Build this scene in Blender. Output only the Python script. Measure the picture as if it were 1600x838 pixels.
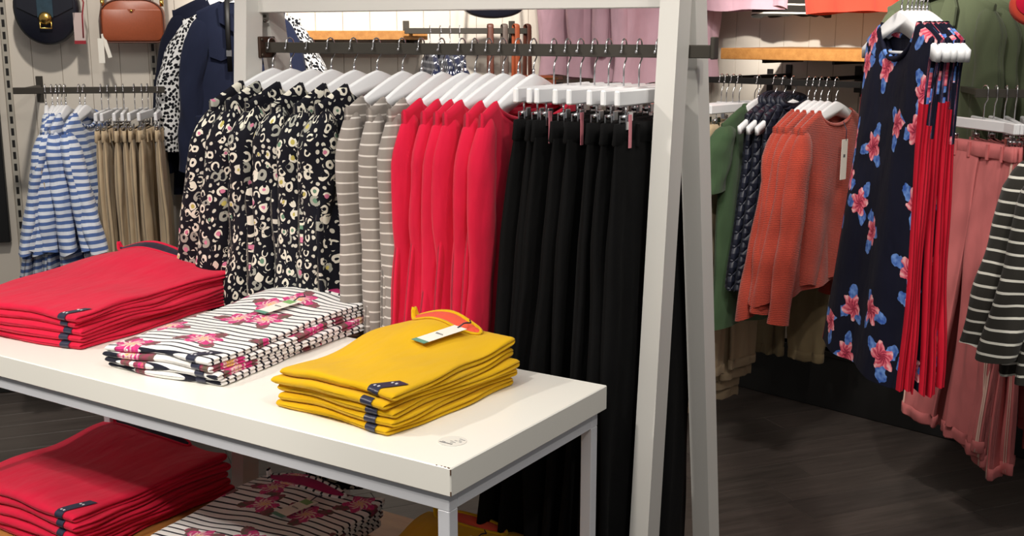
import bpy, math, random
import numpy as np
from mathutils import Vector, Matrix

for o in list(bpy.data.objects):
    bpy.data.objects.remove(o)
scn = bpy.context.scene
COL = scn.collection
PI = math.pi

# ------------------------------------------------------------------ camera
FPX = 1784.0
PITCH = math.atan(369 / FPX)
CAMH = 1.55
cam = bpy.data.cameras.new('camera')
cam.sensor_width = 36.0
cam.lens = 36.0 * FPX / 1600
cam.clip_start = .05
camo = bpy.data.objects.new('camera', cam)
COL.objects.link(camo)
camo.location = (0, 0, CAMH)
camo.rotation_euler = (PI / 2 - PITCH, 0, 0)
scn.camera = camo

# ------------------------------------------------------------------ light
scn.view_settings.view_transform = 'Standard'
scn.view_settings.look = 'None'
scn.view_settings.gamma = 1
scn.view_settings.exposure = 0.0
scn.view_settings.use_curve_mapping = False
wd = bpy.data.worlds.new('world')
scn.world = wd
wd.use_nodes = True
wd.node_tree.nodes['Background'].inputs[0].default_value = (1, .97, .93, 1)
wd.node_tree.nodes['Background'].inputs[1].default_value = .22


def spot(loc, aim, power, size=60, blend=.6, rad=.06, col=(1, .93, .84)):
    l = bpy.data.lights.new('ceiling_spot', 'SPOT')
    l.energy = power
    l.spot_size = math.radians(size)
    l.spot_blend = blend
    l.shadow_soft_size = rad
    l.color = col
    o = bpy.data.objects.new('ceiling_spot', l)
    COL.objects.link(o)
    o.location = loc
    o.rotation_euler = (Vector(aim) - Vector(loc)).to_track_quat('-Z', 'Y').to_euler()


def area(loc, size, power, col=(1, .96, .9)):
    l = bpy.data.lights.new('fill_area', 'AREA')
    l.shape = 'RECTANGLE'
    l.size, l.size_y = size
    l.energy = power
    l.color = col
    o = bpy.data.objects.new('fill_area', l)
    COL.objects.link(o)
    o.location = loc


area((-.3, 1.2, 3.1), (2.4, 1.2), 32)  # broad unseen fill light added overhead, not a shop fitting
spot((-1.2, .2, 3.05), (-.6, 2.3, .85), 150, 62)
spot((.9, .4, 3.05), (0, 2.7, 1.0), 72, 62)
spot((-1.7, .8, 3.05), (-.95, 2.35, .9), 80, 34)
spot((-2.6, 1.6, 3.05), (-.7, 2.2, .8), 145, 60)
spot((-1.3, 3.3, 3.05), (-1.75, 5.0, 1.35), 135, 75)
spot((-.1, 3.3, 3.05), (-.62, 5.15, 1.68), 420, 42)
spot((.3, 2.6, 3.05), (.8, 4.9, 1.6), 100, 60)
spot((-.3, 1.9, 3.05), (1.6, 4.7, 1.72), 700, 26, .5)
spot((.5, 2.3, 3.05), (1.25, 4.1, 1.1), 70, 55)
spot((1.0, 1.2, 3.05), (1.3, 3.4, .9), 85, 60)
spot((.4, 2.4, 3.05), (.9, 3.3, 0), 60, 50)

# ------------------------------------------------------------------ helpers
CP, SP = math.cos(PITCH), math.sin(PITCH)


def ray(px, py):
    dx = (px - 800) / FPX
    dy = (419 - py) / FPX
    return Vector((dx, CP + dy * SP, -SP + dy * CP))


def at(px, py, fwd):
    d = ray(px, py)
    return Vector((0, 0, CAMH)) + d * (fwd / d.y)


def onz(px, py, z):
    d = ray(px, py)
    return Vector((0, 0, CAMH)) + d * ((z - CAMH) / d.z)


def lin(r, g, b):
    def c(v):
        v /= 255.0
        return v / 12.92 if v <= .04045 else ((v + .055) / 1.055) ** 2.4
    return (c(r), c(g), c(b), 1)


ORD = ['first', 'second', 'third', 'fourth', 'fifth', 'sixth', 'seventh', 'eighth', 'ninth', 'tenth', 'eleventh', 'twelfth']


def tag(o, label=None, cat=None, group=None, kind=None):
    if label: o['label'] = label
    if cat: o['category'] = cat
    if group: o['group'] = group
    if kind: o['kind'] = kind
    return o


def empty(name, loc, rz=0, rx=0, ry=0):
    o = bpy.data.objects.new(name, None)
    o.empty_display_size = .05
    COL.objects.link(o)
    o.location = loc
    o.rotation_euler = (rx, ry, rz)
    return o


def link(name, me, parent=None, loc=None, rot=None):
    o = bpy.data.objects.new(name, me)
    COL.objects.link(o)
    if parent is not None: o.parent = parent
    if loc is not None: o.location = loc
    if rot is not None: o.rotation_euler = rot
    return o


class MB:
    def __init__(s):
        s.v, s.f, s.uv, s.uv2, s.sm = [], [], [], [], []

    def add(s, vs, fs, uvs=None, uv2=None, smooth=True):
        n = len(s.v)
        s.v += [tuple(map(float, v)) for v in vs]
        s.f += [tuple(i + n for i in f) for f in fs]
        s.sm += [smooth] * len(fs)
        s.uv += uvs if uvs is not None else [(v[0], v[2]) for v in vs]
        s.uv2 += uv2 if uv2 is not None else [(0, 0)] * len(vs)
        return s

    def box(s, a, b, bev=0.0, smooth=False):
        x0, y0, z0 = a
        x1, y1, z1 = b
        if bev <= 0:
            vs = [(x, y, z) for z in (z0, z1) for y in (y0, y1) for x in (x0, x1)]
            fs = [(0, 2, 3, 1), (4, 5, 7, 6), (0, 1, 5, 4), (2, 6, 7, 3), (0, 4, 6, 2), (1, 3, 7, 5)]
            return s.add(vs, fs, smooth=smooth)
        # chamfered box: 24 verts
        vs, idx = [], {}
        for ix, x in enumerate((x0, x1)):
            for iy, y in enumerate((y0, y1)):
                for iz, z in enumerate((z0, z1)):
                    sx, sy, sz = (1 - 2 * ix), (1 - 2 * iy), (1 - 2 * iz)
                    for ax in range(3):
                        p = [x + sx * bev, y + sy * bev, z + sz * bev]
                        p[ax] = (x, y, z)[ax]
                        idx[(ix, iy, iz, ax)] = len(vs)
                        vs.append(tuple(p))
        fs = []
        for ax in range(3):
            o1, o2 = [(1, 2), (2, 0), (0, 1)][ax]
            for e in (0, 1):
                q = []
                for (i, j) in ((0, 0), (1, 0), (1, 1), (0, 1)):
                    k = [0, 0, 0]
                    k[ax] = e; k[o1] = i; k[o2] = j
                    q.append(idx[(*k, ax)])
                fs.append(tuple(q if e else q[::-1]))
        for ax in range(3):
            o1, o2 = [(1, 2), (2, 0), (0, 1)][ax]
            for i in (0, 1):
                for j in (0, 1):
                    q = []
                    for e, face in ((0, o1), (1, o1), (1, o2), (0, o2)):
                        k = [0, 0, 0]
                        k[ax] = e; k[o1] = i; k[o2] = j
                        q.append(idx[(*k, face)])
                    fs.append(tuple(q if (i ^ j) else q[::-1]))
        for ix in (0, 1):
            for iy in (0, 1):
                for iz in (0, 1):
                    t = tuple(idx[(ix, iy, iz, a)] for a in range(3))
                    fs.append(t if (ix + iy + iz) % 2 else t[::-1])
        return s.add(vs, fs, smooth=smooth)

    def bar(s, p, q, wx, wy, up=(0, 0, 1)):
        """slanted box from p to q, section wx (side) x wy (along ref)"""
        p, q = Vector(p), Vector(q)
        d = (q - p).normalized()
        a = Vector(up)
        a = (a - d * a.dot(d)).normalized()
        b = d.cross(a)
        vs = []
        for c in (p, q):
            for sa, sb in ((-1, -1), (1, -1), (1, 1), (-1, 1)):
                vs.append(c + a * (sa * wy / 2) + b * (sb * wx / 2))
        fs = [(3, 2, 1, 0), (4, 5, 6, 7)] + [(i, (i + 1) % 4, 4 + (i + 1) % 4, 4 + i) for i in range(4)]
        return s.add(vs, fs, smooth=False)

    def tube(s, pts, r, n=8, cap=True, flat=None):
        pts = [Vector(p) for p in pts]
        m = len(pts)
        rr = r if isinstance(r, (list, tuple)) else [r] * m
        vs, fs, uvs = [], [], []
        ref = Vector((0, 0, 1))
        d0 = (pts[1] - pts[0]).normalized()
        if abs(d0.dot(ref)) > .9: ref = Vector((1, 0, 0))
        na = (ref - d0 * ref.dot(d0)).normalized()
        ln = 0
        for i, p in enumerate(pts):
            d = (pts[min(i + 1, m - 1)] - pts[max(i - 1, 0)]).normalized()
            na = (na - d * na.dot(d)).normalized()
            nb = d.cross(na)
            if i: ln += (p - pts[i - 1]).length
            for k in range(n):
                a = 2 * PI * k / n
                fl = flat or (1, 1)
                vs.append(p + (na * math.cos(a) * fl[0] + nb * math.sin(a) * fl[1]) * rr[i])
                uvs.append((k / n * 6.28 * rr[i], ln))
        for i in range(m - 1):
            for k in range(n):
                fs.append((i * n + k, i * n + (k + 1) % n, (i + 1) * n + (k + 1) % n, (i + 1) * n + k))
        if cap:
            fs.append(tuple(range(n))[::-1])
            fs.append(tuple((m - 1) * n + k for k in range(n)))
        return s.add(vs, fs, uvs)

    def grid(s, X, Y, Z, U, V, U2=None, V2=None, closed=True, capA=False, capB=False):
        R, C = X.shape
        vs = list(zip(X.ravel(), Y.ravel(), Z.ravel()))
        uv = [(float(a), float(b)) for a, b in zip(U.ravel(), V.ravel())]
        uv2 = None
        if U2 is not None:
            uv2 = [(float(a), float(b)) for a, b in zip(U2.ravel(), V2.ravel())]
        fs = []
        for i in range(R - 1):
            for k in range(C if closed else C - 1):
                k2 = (k + 1) % C
                fs.append((i * C + k, i * C + k2, (i + 1) * C + k2, (i + 1) * C + k))
        if capA: fs.append(tuple(range(C))[::-1])
        if capB: fs.append(tuple((R - 1) * C + k for k in range(C)))
        return s.add(vs, fs, uv, uv2)

    def extrude(s, outline, d0, d1, axis='y', smooth=False, bev=0.0):
        """2-D outline (a,b) extruded along axis from d0 to d1"""
        n = len(outline)
        cx = sum(p[0] for p in outline) / n
        cz = sum(p[1] for p in outline) / n

        def P(a, b, d):
            return {'y': (a, d, b), 'z': (a, b, d), 'x': (d, a, b)}[axis]
        layers = [(d0, 1), (d1, 1)]
        vs = []
        if bev > 0:
            def ins(k):
                p, q, r = outline[k - 1], outline[k], outline[(k + 1) % n]
                t = Vector((r[0] - p[0], r[1] - p[1]))
                if t.length < 1e-9: return q
                t.normalize()
                nn = Vector((-t.y, t.x))
                if nn.x * (cx - q[0]) + nn.y * (cz - q[1]) < 0: nn = -nn
                return (q[0] + nn.x * bev, q[1] + nn.y * bev)
            inner = [ins(k) for k in range(n)]
            sg = 1 if d1 > d0 else -1
            seq = [(inner, d0), (outline, d0 + sg * bev), (outline, d1 - sg * bev), (inner, d1)]
        else:
            seq = [(outline, d0), (outline, d1)]
        for o, d in seq:
            vs += [P(a, b, d) for a, b in o]
        fs = []
        for i in range(len(seq) - 1):
            for k in range(n):
                fs.append((i * n + k, i * n + (k + 1) % n, (i + 1) * n + (k + 1) % n, (i + 1) * n + k))
        fs.append(tuple(range(n))[::-1])
        fs.append(tuple((len(seq) - 1) * n + k for k in range(n)))
        return s.add(vs, fs, smooth=smooth)

    def mesh(s, name, mat):
        me = bpy.data.meshes.new(name)
        me.from_pydata(s.v, [], s.f)
        n = len(me.loops)
        li = np.empty(n, dtype=np.int32)
        me.loops.foreach_get('vertex_index', li)
        for nm, src in (('UVMap', s.uv), ('NQ', s.uv2)):
            l = me.uv_layers.new(name=nm)
            l.data.foreach_set('uv', np.array(src, dtype=np.float32)[li].ravel())
        me.polygons.foreach_set('use_smooth', s.sm)
        me.materials.append(mat)
        me.update()
        return me

    def build(s, name, mat, parent=None, loc=None, rot=None):
        return link(name, s.mesh(name, mat), parent, loc, rot)


# ------------------------------------------------------------------ materials
class NT:
    def __init__(s, name):
        s.m = bpy.data.materials.new(name)
        s.m.use_nodes = True
        s.t = s.m.node_tree
        s.b = s.t.nodes['Principled BSDF']

    def n(s, typ, **kw):
        nd = s.t.nodes.new(typ)
        for k, v in kw.items(): setattr(nd, k, v)
        return nd

    def put(s, sock, v):
        if isinstance(v, bpy.types.NodeSocket):
            s.t.links.new(v, sock)
        else:
            if sock.type == 'RGBA' and len(v) == 3: v = (*v, 1)
            sock.default_value = v

    def math(s, op, a, b=0.0, c=None, clamp=False):
        nd = s.n('ShaderNodeMath', operation=op, use_clamp=clamp)
        s.put(nd.inputs[0], a)
        s.put(nd.inputs[1], b)
        if c is not None: s.put(nd.inputs[2], c)
        return nd.outputs[0]

    def vmath(s, op, a, b=None, scale=None):
        nd = s.n('ShaderNodeVectorMath', operation=op)
        s.put(nd.inputs[0], a)
        if b is not None: s.put(nd.inputs[1], b)
        if scale is not None: s.put(nd.inputs['Scale'], scale)
        return nd.outputs[0]

    def vlen(s, a):
        nd = s.n('ShaderNodeVectorMath', operation='LENGTH')
        s.put(nd.inputs[0], a)
        return nd.outputs['Value']

    def mix(s, fac, a, b):
        nd = s.n('ShaderNodeMix', data_type='RGBA')
        s.put(nd.inputs[0], fac)
        s.put(nd.inputs[6], a)
        s.put(nd.inputs[7], b)
        return nd.outputs[2]

    def uv(s, name='UVMap'):
        return s.n('ShaderNodeUVMap', uv_map=name).outputs[0]

    def obj(s):
        return s.n('ShaderNodeTexCoord').outputs['Object']

    def sep(s, v):
        nd = s.n('ShaderNodeSeparateXYZ')
        s.put(nd.inputs[0], v)
        return nd.outputs

    def noise(s, vec, scale, detail=2.0, rough=.5):
        nd = s.n('ShaderNodeTexNoise')
        s.put(nd.inputs['Vector'], vec)
        nd.inputs['Scale'].default_value = scale
        nd.inputs['Detail'].default_value = detail
        nd.inputs['Roughness'].default_value = rough
        return nd.outputs

    def voro(s, vec, scale, rand=1.0, feature='F1', dim='2D'):
        nd = s.n('ShaderNodeTexVoronoi', feature=feature, voronoi_dimensions=dim)
        s.put(nd.inputs['Vector'], vec)
        nd.inputs['Scale'].default_value = scale
        nd.inputs['Randomness'].default_value = rand
        return nd.outputs

    def ramp(s, fac, stops, interp='LINEAR'):
        nd = s.n('ShaderNodeValToRGB')
        nd.color_ramp.interpolation = interp
        e = nd.color_ramp.elements
        while len(e) < len(stops): e.new(.5)
        for i, (p, c) in enumerate(stops):
            e[i].position = p
            e[i].color = c
        s.put(nd.inputs[0], fac)
        return nd.outputs[0]

    def bump(s, h, dist, strength=1.0):
        nd = s.n('ShaderNodeBump')
        nd.inputs['Distance'].default_value = dist
        nd.inputs['Strength'].default_value = strength
        s.put(nd.inputs['Height'], h)
        s.put(s.b.inputs['Normal'], nd.outputs[0])

    def cloth(s, col, rough=.92, sheen=.12, weave=900, var=.12, bumpd=.0006):
        """col: socket or colour; adds small tone variation and weave"""
        nz = s.noise(s.uv(), 9, 3)[0]
        k = s.math('MULTIPLY_ADD', nz, var * 2, 1 - var)
        mulv = s.n('ShaderNodeMix', data_type='RGBA', blend_type='MULTIPLY')
        mulv.inputs[0].default_value = 1
        s.put(mulv.inputs[6], col)
        cb = s.n('ShaderNodeCombineColor')
        for i in range(3): s.put(cb.inputs[i], k)
        s.put(mulv.inputs[7], cb.outputs[0])
        s.put(s.b.inputs['Base Color'], mulv.outputs[2])
        s.b.inputs['Roughness'].default_value = rough
        s.b.inputs['Sheen Weight'].default_value = sheen
        s.b.inputs['Specular IOR Level'].default_value = .2
        mp = s.n('ShaderNodeMapping')
        s.put(mp.inputs[0], s.uv())
        mp.inputs['Scale'].default_value = (1.5, .55, 1)
        lo = s.noise(mp.outputs[0], 11, 2, .45)[0]
        hgt = s.math('ADD', s.math('MULTIPLY', s.noise(s.uv(), weave, 2)[0], bumpd), s.math('MULTIPLY', lo, .014))
        s.bump(hgt, 1.0, .8)
        return s.m


def plain(name, c, rough=.5, metal=0.0, spec=.5, nscale=None, var=.06):
    t = NT(name)
    if nscale:
        nz = t.noise(t.obj(), nscale, 4)[0]
        d = tuple(v * (1 - var) for v in c[:3]) + (1,)
        u = tuple(min(1, v * (1 + var)) for v in c[:3]) + (1,)
        t.put(t.b.inputs['Base Color'], t.ramp(nz, [(.3, d), (.7, u)]))
    else:
        t.b.inputs['Base Color'].default_value = c
    t.b.inputs['Roughness'].default_value = rough
    t.b.inputs['Metallic'].default_value = metal
    t.b.inputs['Specular IOR Level'].default_value = spec
    return t.m


def cloth(name, c, **kw):
    t = NT(name)
    return t.cloth(c, **kw)


def stripes(name, base, line, period, width, jitter=0.0, **kw):
    t = NT(name)
    y = t.sep(t.uv())[1]
    if jitter:
        y = t.math('ADD', y, t.math('MULTIPLY', t.noise(t.uv(), 7, 1)[0], jitter))
    fr = t.math('FRACT', t.math('DIVIDE', y, period))
    m = t.math('LESS_THAN', fr, width)
    return t.cloth(t.mix(m, base, line), **kw)


def leopard(name):
    t = NT(name)
    uv = t.uv()
    ds = t.vmath('ADD', uv, t.vmath('SCALE', t.vmath('SUBTRACT', t.noise(uv, 38, 1)[1], (.5, .5, .5)), scale=.013))
    v = t.voro(ds, 27, .78)
    d = v['Distance']
    rnd = t.sep(v['Color'])
    outer = t.math('MULTIPLY_ADD', rnd[1], .14, .27)
    inner = t.math('MULTIPLY_ADD', rnd[2], .10, .10)
    inout = t.math('LESS_THAN', d, outer)
    core = t.math('LESS_THAN', d, inner)
    gap = t.math('GREATER_THAN', t.noise(uv, 48, 0)[0], .57)
    ring = t.math('MULTIPLY', inout, t.math('SUBTRACT', 1, t.math('MULTIPLY', gap, t.math('GREATER_THAN', d, .16))))
    navy = lin(13, 14, 25)
    cc = t.ramp(rnd[0], [(0, navy), (.45, lin(206, 120, 150)), (.56, lin(226, 222, 206)), (.66, lin(104, 140, 116)), (.74, lin(190, 178, 96)), (.82, navy)], 'CONSTANT')
    cream = t.mix(t.math('GREATER_THAN', rnd[1], .8), lin(226, 221, 206), lin(160, 160, 150))
    v2 = t.voro(ds, 46, .9)
    small = t.math('MULTIPLY', t.math('LESS_THAN', v2['Distance'], .24), t.math('GREATER_THAN', d, t.math('ADD', outer, .16)))
    c = t.mix(small, navy, lin(206, 203, 190))
    c = t.mix(ring, c, cream)
    c = t.mix(core, c, cc)
    return t.cloth(c, rough=.8, var=.06, sheen=.03)


def dalmatian(name, base, dot, scale, size):
    t = NT(name)
    uv = t.uv()
    ds = t.vmath('ADD', uv, t.vmath('SCALE', t.noise(uv, 90, 1)[1], scale=.008))
    v = t.voro(ds, scale, .75)
    return t.cloth(t.mix(t.math('LESS_THAN', v['Distance'], size), base, dot), var=.05)


def polka(name, base, dot, period, rad):
    t = NT(name)
    v = t.voro(t.uv(), 1 / period, 0.0)
    return t.cloth(t.mix(t.math('LESS_THAN', v['Distance'], rad), base, dot), var=.05)


def flowers(t, base, uv, period, rand, fr, petal, leaf, keep=.0, leafR=1.7, npet=5):
    v = t.voro(uv, 1 / period, rand)
    rnd = t.sep(v['Color'])
    loc = t.vmath('SUBTRACT', uv, v['Position'])
    wig = t.vmath('SCALE', t.vmath('SUBTRACT', t.noise(uv, 55, 2)[1], (.5, .5, .5)), scale=.018)
    loc = t.vmath('ADD', loc, wig)
    sp = t.sep(loc)
    loc2 = t.n('ShaderNodeCombineXYZ')
    t.put(loc2.inputs[0], sp[0]); t.put(loc2.inputs[1], sp[1])
    r = t.vlen(loc2.outputs[0])
    th = t.math('ADD', t.math('ARCTAN2', sp[1], sp[0]), t.math('MULTIPLY', rnd[0], 6.28))
    pr = t.math('MULTIPLY', t.math('MULTIPLY_ADD', t.math('COSINE', t.math('MULTIPLY', th, npet)), .2, .85), fr)
    fm = t.math('LESS_THAN', r, pr)
    lr = t.math('MULTIPLY', t.math('POWER', t.math('ABSOLUTE', t.math('COSINE', t.math('MULTIPLY', th, 1.5))), 2.5), fr * leafR)
    lm = t.math('LESS_THAN', r, lr)
    ok = t.math('GREATER_THAN', rnd[1], keep)
    fm, lm = t.math('MULTIPLY', fm, ok), t.math('MULTIPLY', lm, ok)
    leafc = t.ramp(t.noise(uv, 70, 1)[0], [(.35, leaf[0]), (.65, leaf[1])])
    shade = t.math('ADD', t.math('MULTIPLY', t.math('DIVIDE', r, fr), .75), t.math('MULTIPLY', t.math('SINE', t.math('ADD', t.math('MULTIPLY', th, npet * 2), t.math('MULTIPLY', r, 260))), .18))
    shade = t.math('ADD', shade, t.math('MULTIPLY', t.math('SUBTRACT', t.noise(uv, 110, 1)[0], .5), .5))
    pc = t.ramp(shade, petal)
    return t.mix(fm, t.mix(lm, base, leafc), pc)


def floral_navy(name):
    t = NT(name)
    base = lin(12, 14, 34)
    c = flowers(t, base, t.uv(), .135, .75, .036, [(0, lin(120, 30, 52)), (.3, lin(206, 70, 96)), (.6, lin(232, 128, 140)), (.9, lin(244, 196, 196))],
                (lin(52, 88, 170), lin(112, 150, 214)), .12, 1.75)
    q = t.math('ABSOLUTE', t.sep(t.uv('NQ'))[0])
    oi = t.n('ShaderNodeObjectInfo').outputs['Random']
    st = t.math('ADD', t.math('MULTIPLY', oi, .16), .14)
    c = t.mix(t.math('MULTIPLY', t.math('GREATER_THAN', q, .93), t.math('GREATER_THAN', t.sep(t.uv('NQ'))[1], st)), c, lin(178, 16, 40))
    return t.cloth(c, rough=.8, var=.04, sheen=.0)


def floral_stripe(name):
    t = NT(name)
    uv = t.uv()
    y = t.math('ADD', t.sep(uv)[1], t.math('MULTIPLY', t.noise(uv, 5, 1)[0], .03))
    st = t.math('LESS_THAN', t.math('FRACT', t.math('DIVIDE', y, .0235)), .27)
    base = t.mix(st, lin(240, 238, 236), lin(26, 27, 42))
    c = flowers(t, base, uv, .15, .85, .043, [(0, lin(230, 170, 60)), (.22, lin(242, 214, 214)), (.45, lin(196, 40, 118)), (.75, lin(214, 60, 130)), (.95, lin(226, 120, 90))],
                (lin(98, 88, 74), lin(150, 62, 88)), .1, 1.6)
    return t.cloth(c, var=.03)


M = {}
M['white_paint'] = plain('white_paint', lin(208, 206, 201), .38, nscale=3, var=.03)
M['table_white'] = plain('table_white_lacquer', lin(240, 238, 230), .3, nscale=2, var=.02)
M['white_metal'] = plain('white_powder_coat', lin(214, 216, 222), .4, nscale=4, var=.03)
M['hanger_white'] = plain('hanger_white', lin(236, 237, 240), .35)
M['rail_metal'] = plain('dark_bronze_metal', lin(66, 62, 56), .45, .35, nscale=6, var=.1)
M['rail_black'] = plain('black_metal', lin(34, 32, 31), .45, .3)
M['plate'] = plain('bronze_plate', lin(70, 52, 42), .5, .5, nscale=30, var=.25)
M['chrome'] = plain('chrome', lin(205, 205, 208), .22, 1.0)
M['clip_plastic'] = plain('clip_pad', lin(60, 62, 68), .3)
M['gold'] = plain('gold', lin(222, 182, 100), .25, 1.0)
M['black'] = plain('black_frame', lin(12, 12, 13), .5)
M['paper'] = plain('paper_tag', lin(236, 232, 222), .7, nscale=8, var=.02)
M['sticker'] = plain('clear_sticker', lin(226, 226, 220), .25)
M['ink'] = plain('ink', lin(90, 92, 96), .6)
M['green_print'] = plain('green_print', lin(98, 150, 130), .6)
M['green_label'] = plain('green_label', lin(132, 178, 112), .6)
M['size_navy'] = plain('navy_size_strip', lin(44, 46, 66), .35)
M['size_print'] = plain('white_print', lin(220, 220, 224), .5)
M['pink_strip'] = plain('pink_size_strip', lin(214, 130, 142), .4)
M['red_tag'] = plain('red_tag', lin(150, 32, 44), .5)
M['screw'] = plain('screw', lin(90, 80, 70), .4, .8)

M['red'] = cloth('crimson_jersey', lin(208, 24, 60), weave=700, sheen=.1)
M['red_dark'] = cloth('navy_neck_tape', lin(40, 26, 46))
M['yellow'] = cloth('mustard_jersey', lin(216, 170, 10), weave=700, var=.06)
M['orange_tape'] = cloth('coral_neck_tape', lin(222, 84, 60))
M['magenta_tape'] = cloth('magenta_neck_tape', lin(168, 38, 96))
M['floral_stripe'] = floral_stripe('striped_floral_jersey')
M['leopard'] = leopard('leopard_print_viscose')
M['grey_stripe'] = stripes('grey_white_stripe_jersey', lin(142, 134, 128), lin(212, 206, 200), .0255, .16, jitter=.01, var=.07)
M['black_cloth'] = cloth('black_corduroy', lin(9, 9, 10), rough=1.0, sheen=.0, weave=300)
M['blue_stripe'] = stripes('blue_white_stripe_jersey', lin(222, 228, 238), lin(86, 112, 168), .027, .5, jitter=.012, var=.05)
M['khaki'] = cloth('khaki_cotton', lin(186, 166, 136), weave=500)
M['olive_khaki'] = cloth('olive_khaki_cotton', lin(128, 112, 84), weave=500)
M['navy'] = cloth('navy_cotton', lin(30, 36, 58), weave=600, sheen=.05)
M['navy_dark'] = cloth('dark_navy_wool', lin(18, 22, 40), weave=400, sheen=.05)
M['dalmatian'] = dalmatian('dalmatian_print', lin(222, 222, 222), lin(16, 17, 24), 62, .40)
M['polka'] = polka('navy_polka_dot', lin(22, 28, 56), lin(220, 222, 230), .028, .2)
M['lilac'] = cloth('lilac_pink_linen', lin(206, 168, 182), weave=300, var=.15)
M['orange'] = cloth('burnt_orange_knit', lin(206, 84, 58), weave=260, var=.14, bumpd=.002, sheen=.25)
M['coral'] = cloth('coral_red_knit', lin(206, 74, 56), weave=300, var=.1)
M['dark_stripe'] = stripes('charcoal_white_stripe_jersey', lin(48, 46, 42), lin(226, 224, 214), .033, .2, jitter=.012, var=.05)
M['green'] = cloth('sage_green_cotton', lin(62, 84, 58), weave=400)
M['army'] = cloth('army_green_wool', lin(80, 88, 66), weave=400)
M['floral_navy'] = floral_navy('navy_floral_print')
M['rose'] = cloth('dusty_rose_cotton', lin(200, 112, 112), weave=500, var=.1, sheen=.05)
M['rose_seam'] = cloth('pale_seam_stripe', lin(226, 186, 172), weave=500)
M['tan_leather'] = plain('tan_leather', lin(160, 82, 52), .42, nscale=120, var=.06)
M['navy_leather'] = plain('navy_leather', lin(24, 26, 38), .38, nscale=120, var=.08)
M['teal_suede'] = plain('teal_suede', lin(38, 62, 76), .8, nscale=60, var=.15)
M['brown_leather'] = plain('brown_leather', lin(92, 52, 40), .5, nscale=80, var=.1)
M['taupe_leather'] = plain('taupe_leather', lin(96, 84, 78), .55, nscale=80, var=.1)


def quilt():
    t = NT('navy_quilted_nylon')
    x, y, _ = t.sep(t.uv())
    a = t.math('PINGPONG', t.math('ADD', x, y), .025)
    b = t.math('PINGPONG', t.math('SUBTRACT', x, y), .025)
    h = t.math('MINIMUM', a, b)
    t.b.inputs['Base Color'].default_value = lin(26, 30, 46)
    t.b.inputs['Roughness'].default_value = .5
    t.bump(t.math('POWER', t.math('MULTIPLY', h, 40), .5), .008)
    return t.m


M['quilt'] = quilt()


def knit():
    t = NT('burnt_orange_ribbed_knit')
    y = t.sep(t.uv())[1]
    w = t.math('SINE', t.math('MULTIPLY', y, 2 * PI / .006))
    nz = t.noise(t.uv(), 240, 3)[0]
    nz2 = t.noise(t.uv(), 12, 3)[0]
    c = t.ramp(t.math('ADD', t.math('MULTIPLY', nz, .6), t.math('MULTIPLY', nz2, .4)), [(.3, lin(148, 44, 30)), (.7, lin(190, 70, 48))])
    t.put(t.b.inputs['Base Color'], c)
    t.b.inputs['Roughness'].default_value = .95
    t.b.inputs['Sheen Weight'].default_value = .25
    t.bump(t.math('ADD', t.math('MULTIPLY', w, .22), nz), .0022)
    return t.m


M['orange'] = knit()


def wood(name, c1, c2, scale=(1, 14, 14), rough=.45):
    t = NT(name)
    mp = t.n('ShaderNodeMapping')
    t.put(mp.inputs[0], t.obj())
    mp.inputs['Scale'].default_value = scale
    n1 = t.noise(mp.outputs[0], 2.5, 6, .6)[0]
    n2 = t.noise(mp.outputs[0], 14, 3, .6)[0]
    f = t.math('ADD', t.math('MULTIPLY', n1, .7), t.math('MULTIPLY', n2, .3))
    t.put(t.b.inputs['Base Color'], t.ramp(f, [(.3, c1), (.7, c2)]))
    t.b.inputs['Roughness'].default_value = rough
    t.bump(f, .001, .4)
    return t.m


M['oak'] = wood('oak_board', lin(150, 98, 46), lin(188, 134, 72), (14, 1, 14))
M['floor_wood'] = [wood('dark_floor_board_%s' % k, c1, c2, (1, 16, 16), .42) for k, c1, c2 in
                   (('a', lin(52, 47, 44), lin(82, 74, 70)), ('b', lin(56, 50, 47), lin(86, 77, 73)), ('c', lin(49, 44, 42), lin(78, 70, 67)))]
M['floor_base'] = plain('floor_underlay', lin(14, 13, 12), .8)
M['wall_paint'] = plain('cream_wall_paint', lin(214, 206, 194), .6, nscale=2, var=.04)
M['wall_gap'] = plain('wall_joint', lin(196, 188, 176), .8)
M['plinth'] = plain('black_plinth', lin(14, 13, 13), .55)

# ------------------------------------------------------------------ setting
# floor boards
fl = MB().box((-6, -1.5, -.06), (6, 8, -.008)).build('floor', M['floor_base'])
tag(fl, kind='structure')
FA = math.radians(22)
plank_me = [MB().box((0, 0, -.02), (1.1985, .1492, 0), .0008).mesh('floor_plank', m) for m in M['floor_wood']]
rnd = random.Random(4)
ca, sa = math.cos(FA), math.sin(FA)
cnt = 0
for j in range(-22, 60):
    off = rnd.random() * 1.2
    for i in range(-6, 7):
        u, v = i * 1.2 + off, j * .15
        x, y = u * ca - v * sa, u * sa + v * ca
        cx, cy = x + .6 * ca, y + .6 * sa
        if cy < 1.7 or cy > 6.0 or abs(cx) > .5 * cy + 1.0: continue
        link('floor_plank', plank_me[rnd.randrange(3)], fl, (x, y, 0), (0, 0, FA))
        cnt += 1

# wall geometry
UA = Vector((-.174, .985, 0))       # into back-left wall
DA = Vector((.985, .174, 0))        # rightwards along it
A0 = Vector((-1.72, 4.93, 0))
UR = Vector((.7071, .7071, 0))      # into right wall
DR = Vector((.7071, -.7071, 0))     # rightwards along it
RAIL_R = Vector((1.098, 4.0, 0))
GR = .62
R0 = RAIL_R + UR * GR
# corner: A0 + a DA = R0 + b DR
det = DA.x * (-DR.y) + DR.x * DA.y
dd = R0 - A0
aC = (dd.x * (-DR.y) + DR.x * dd.y) / det
CORNER = A0 + DA * aC


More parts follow.
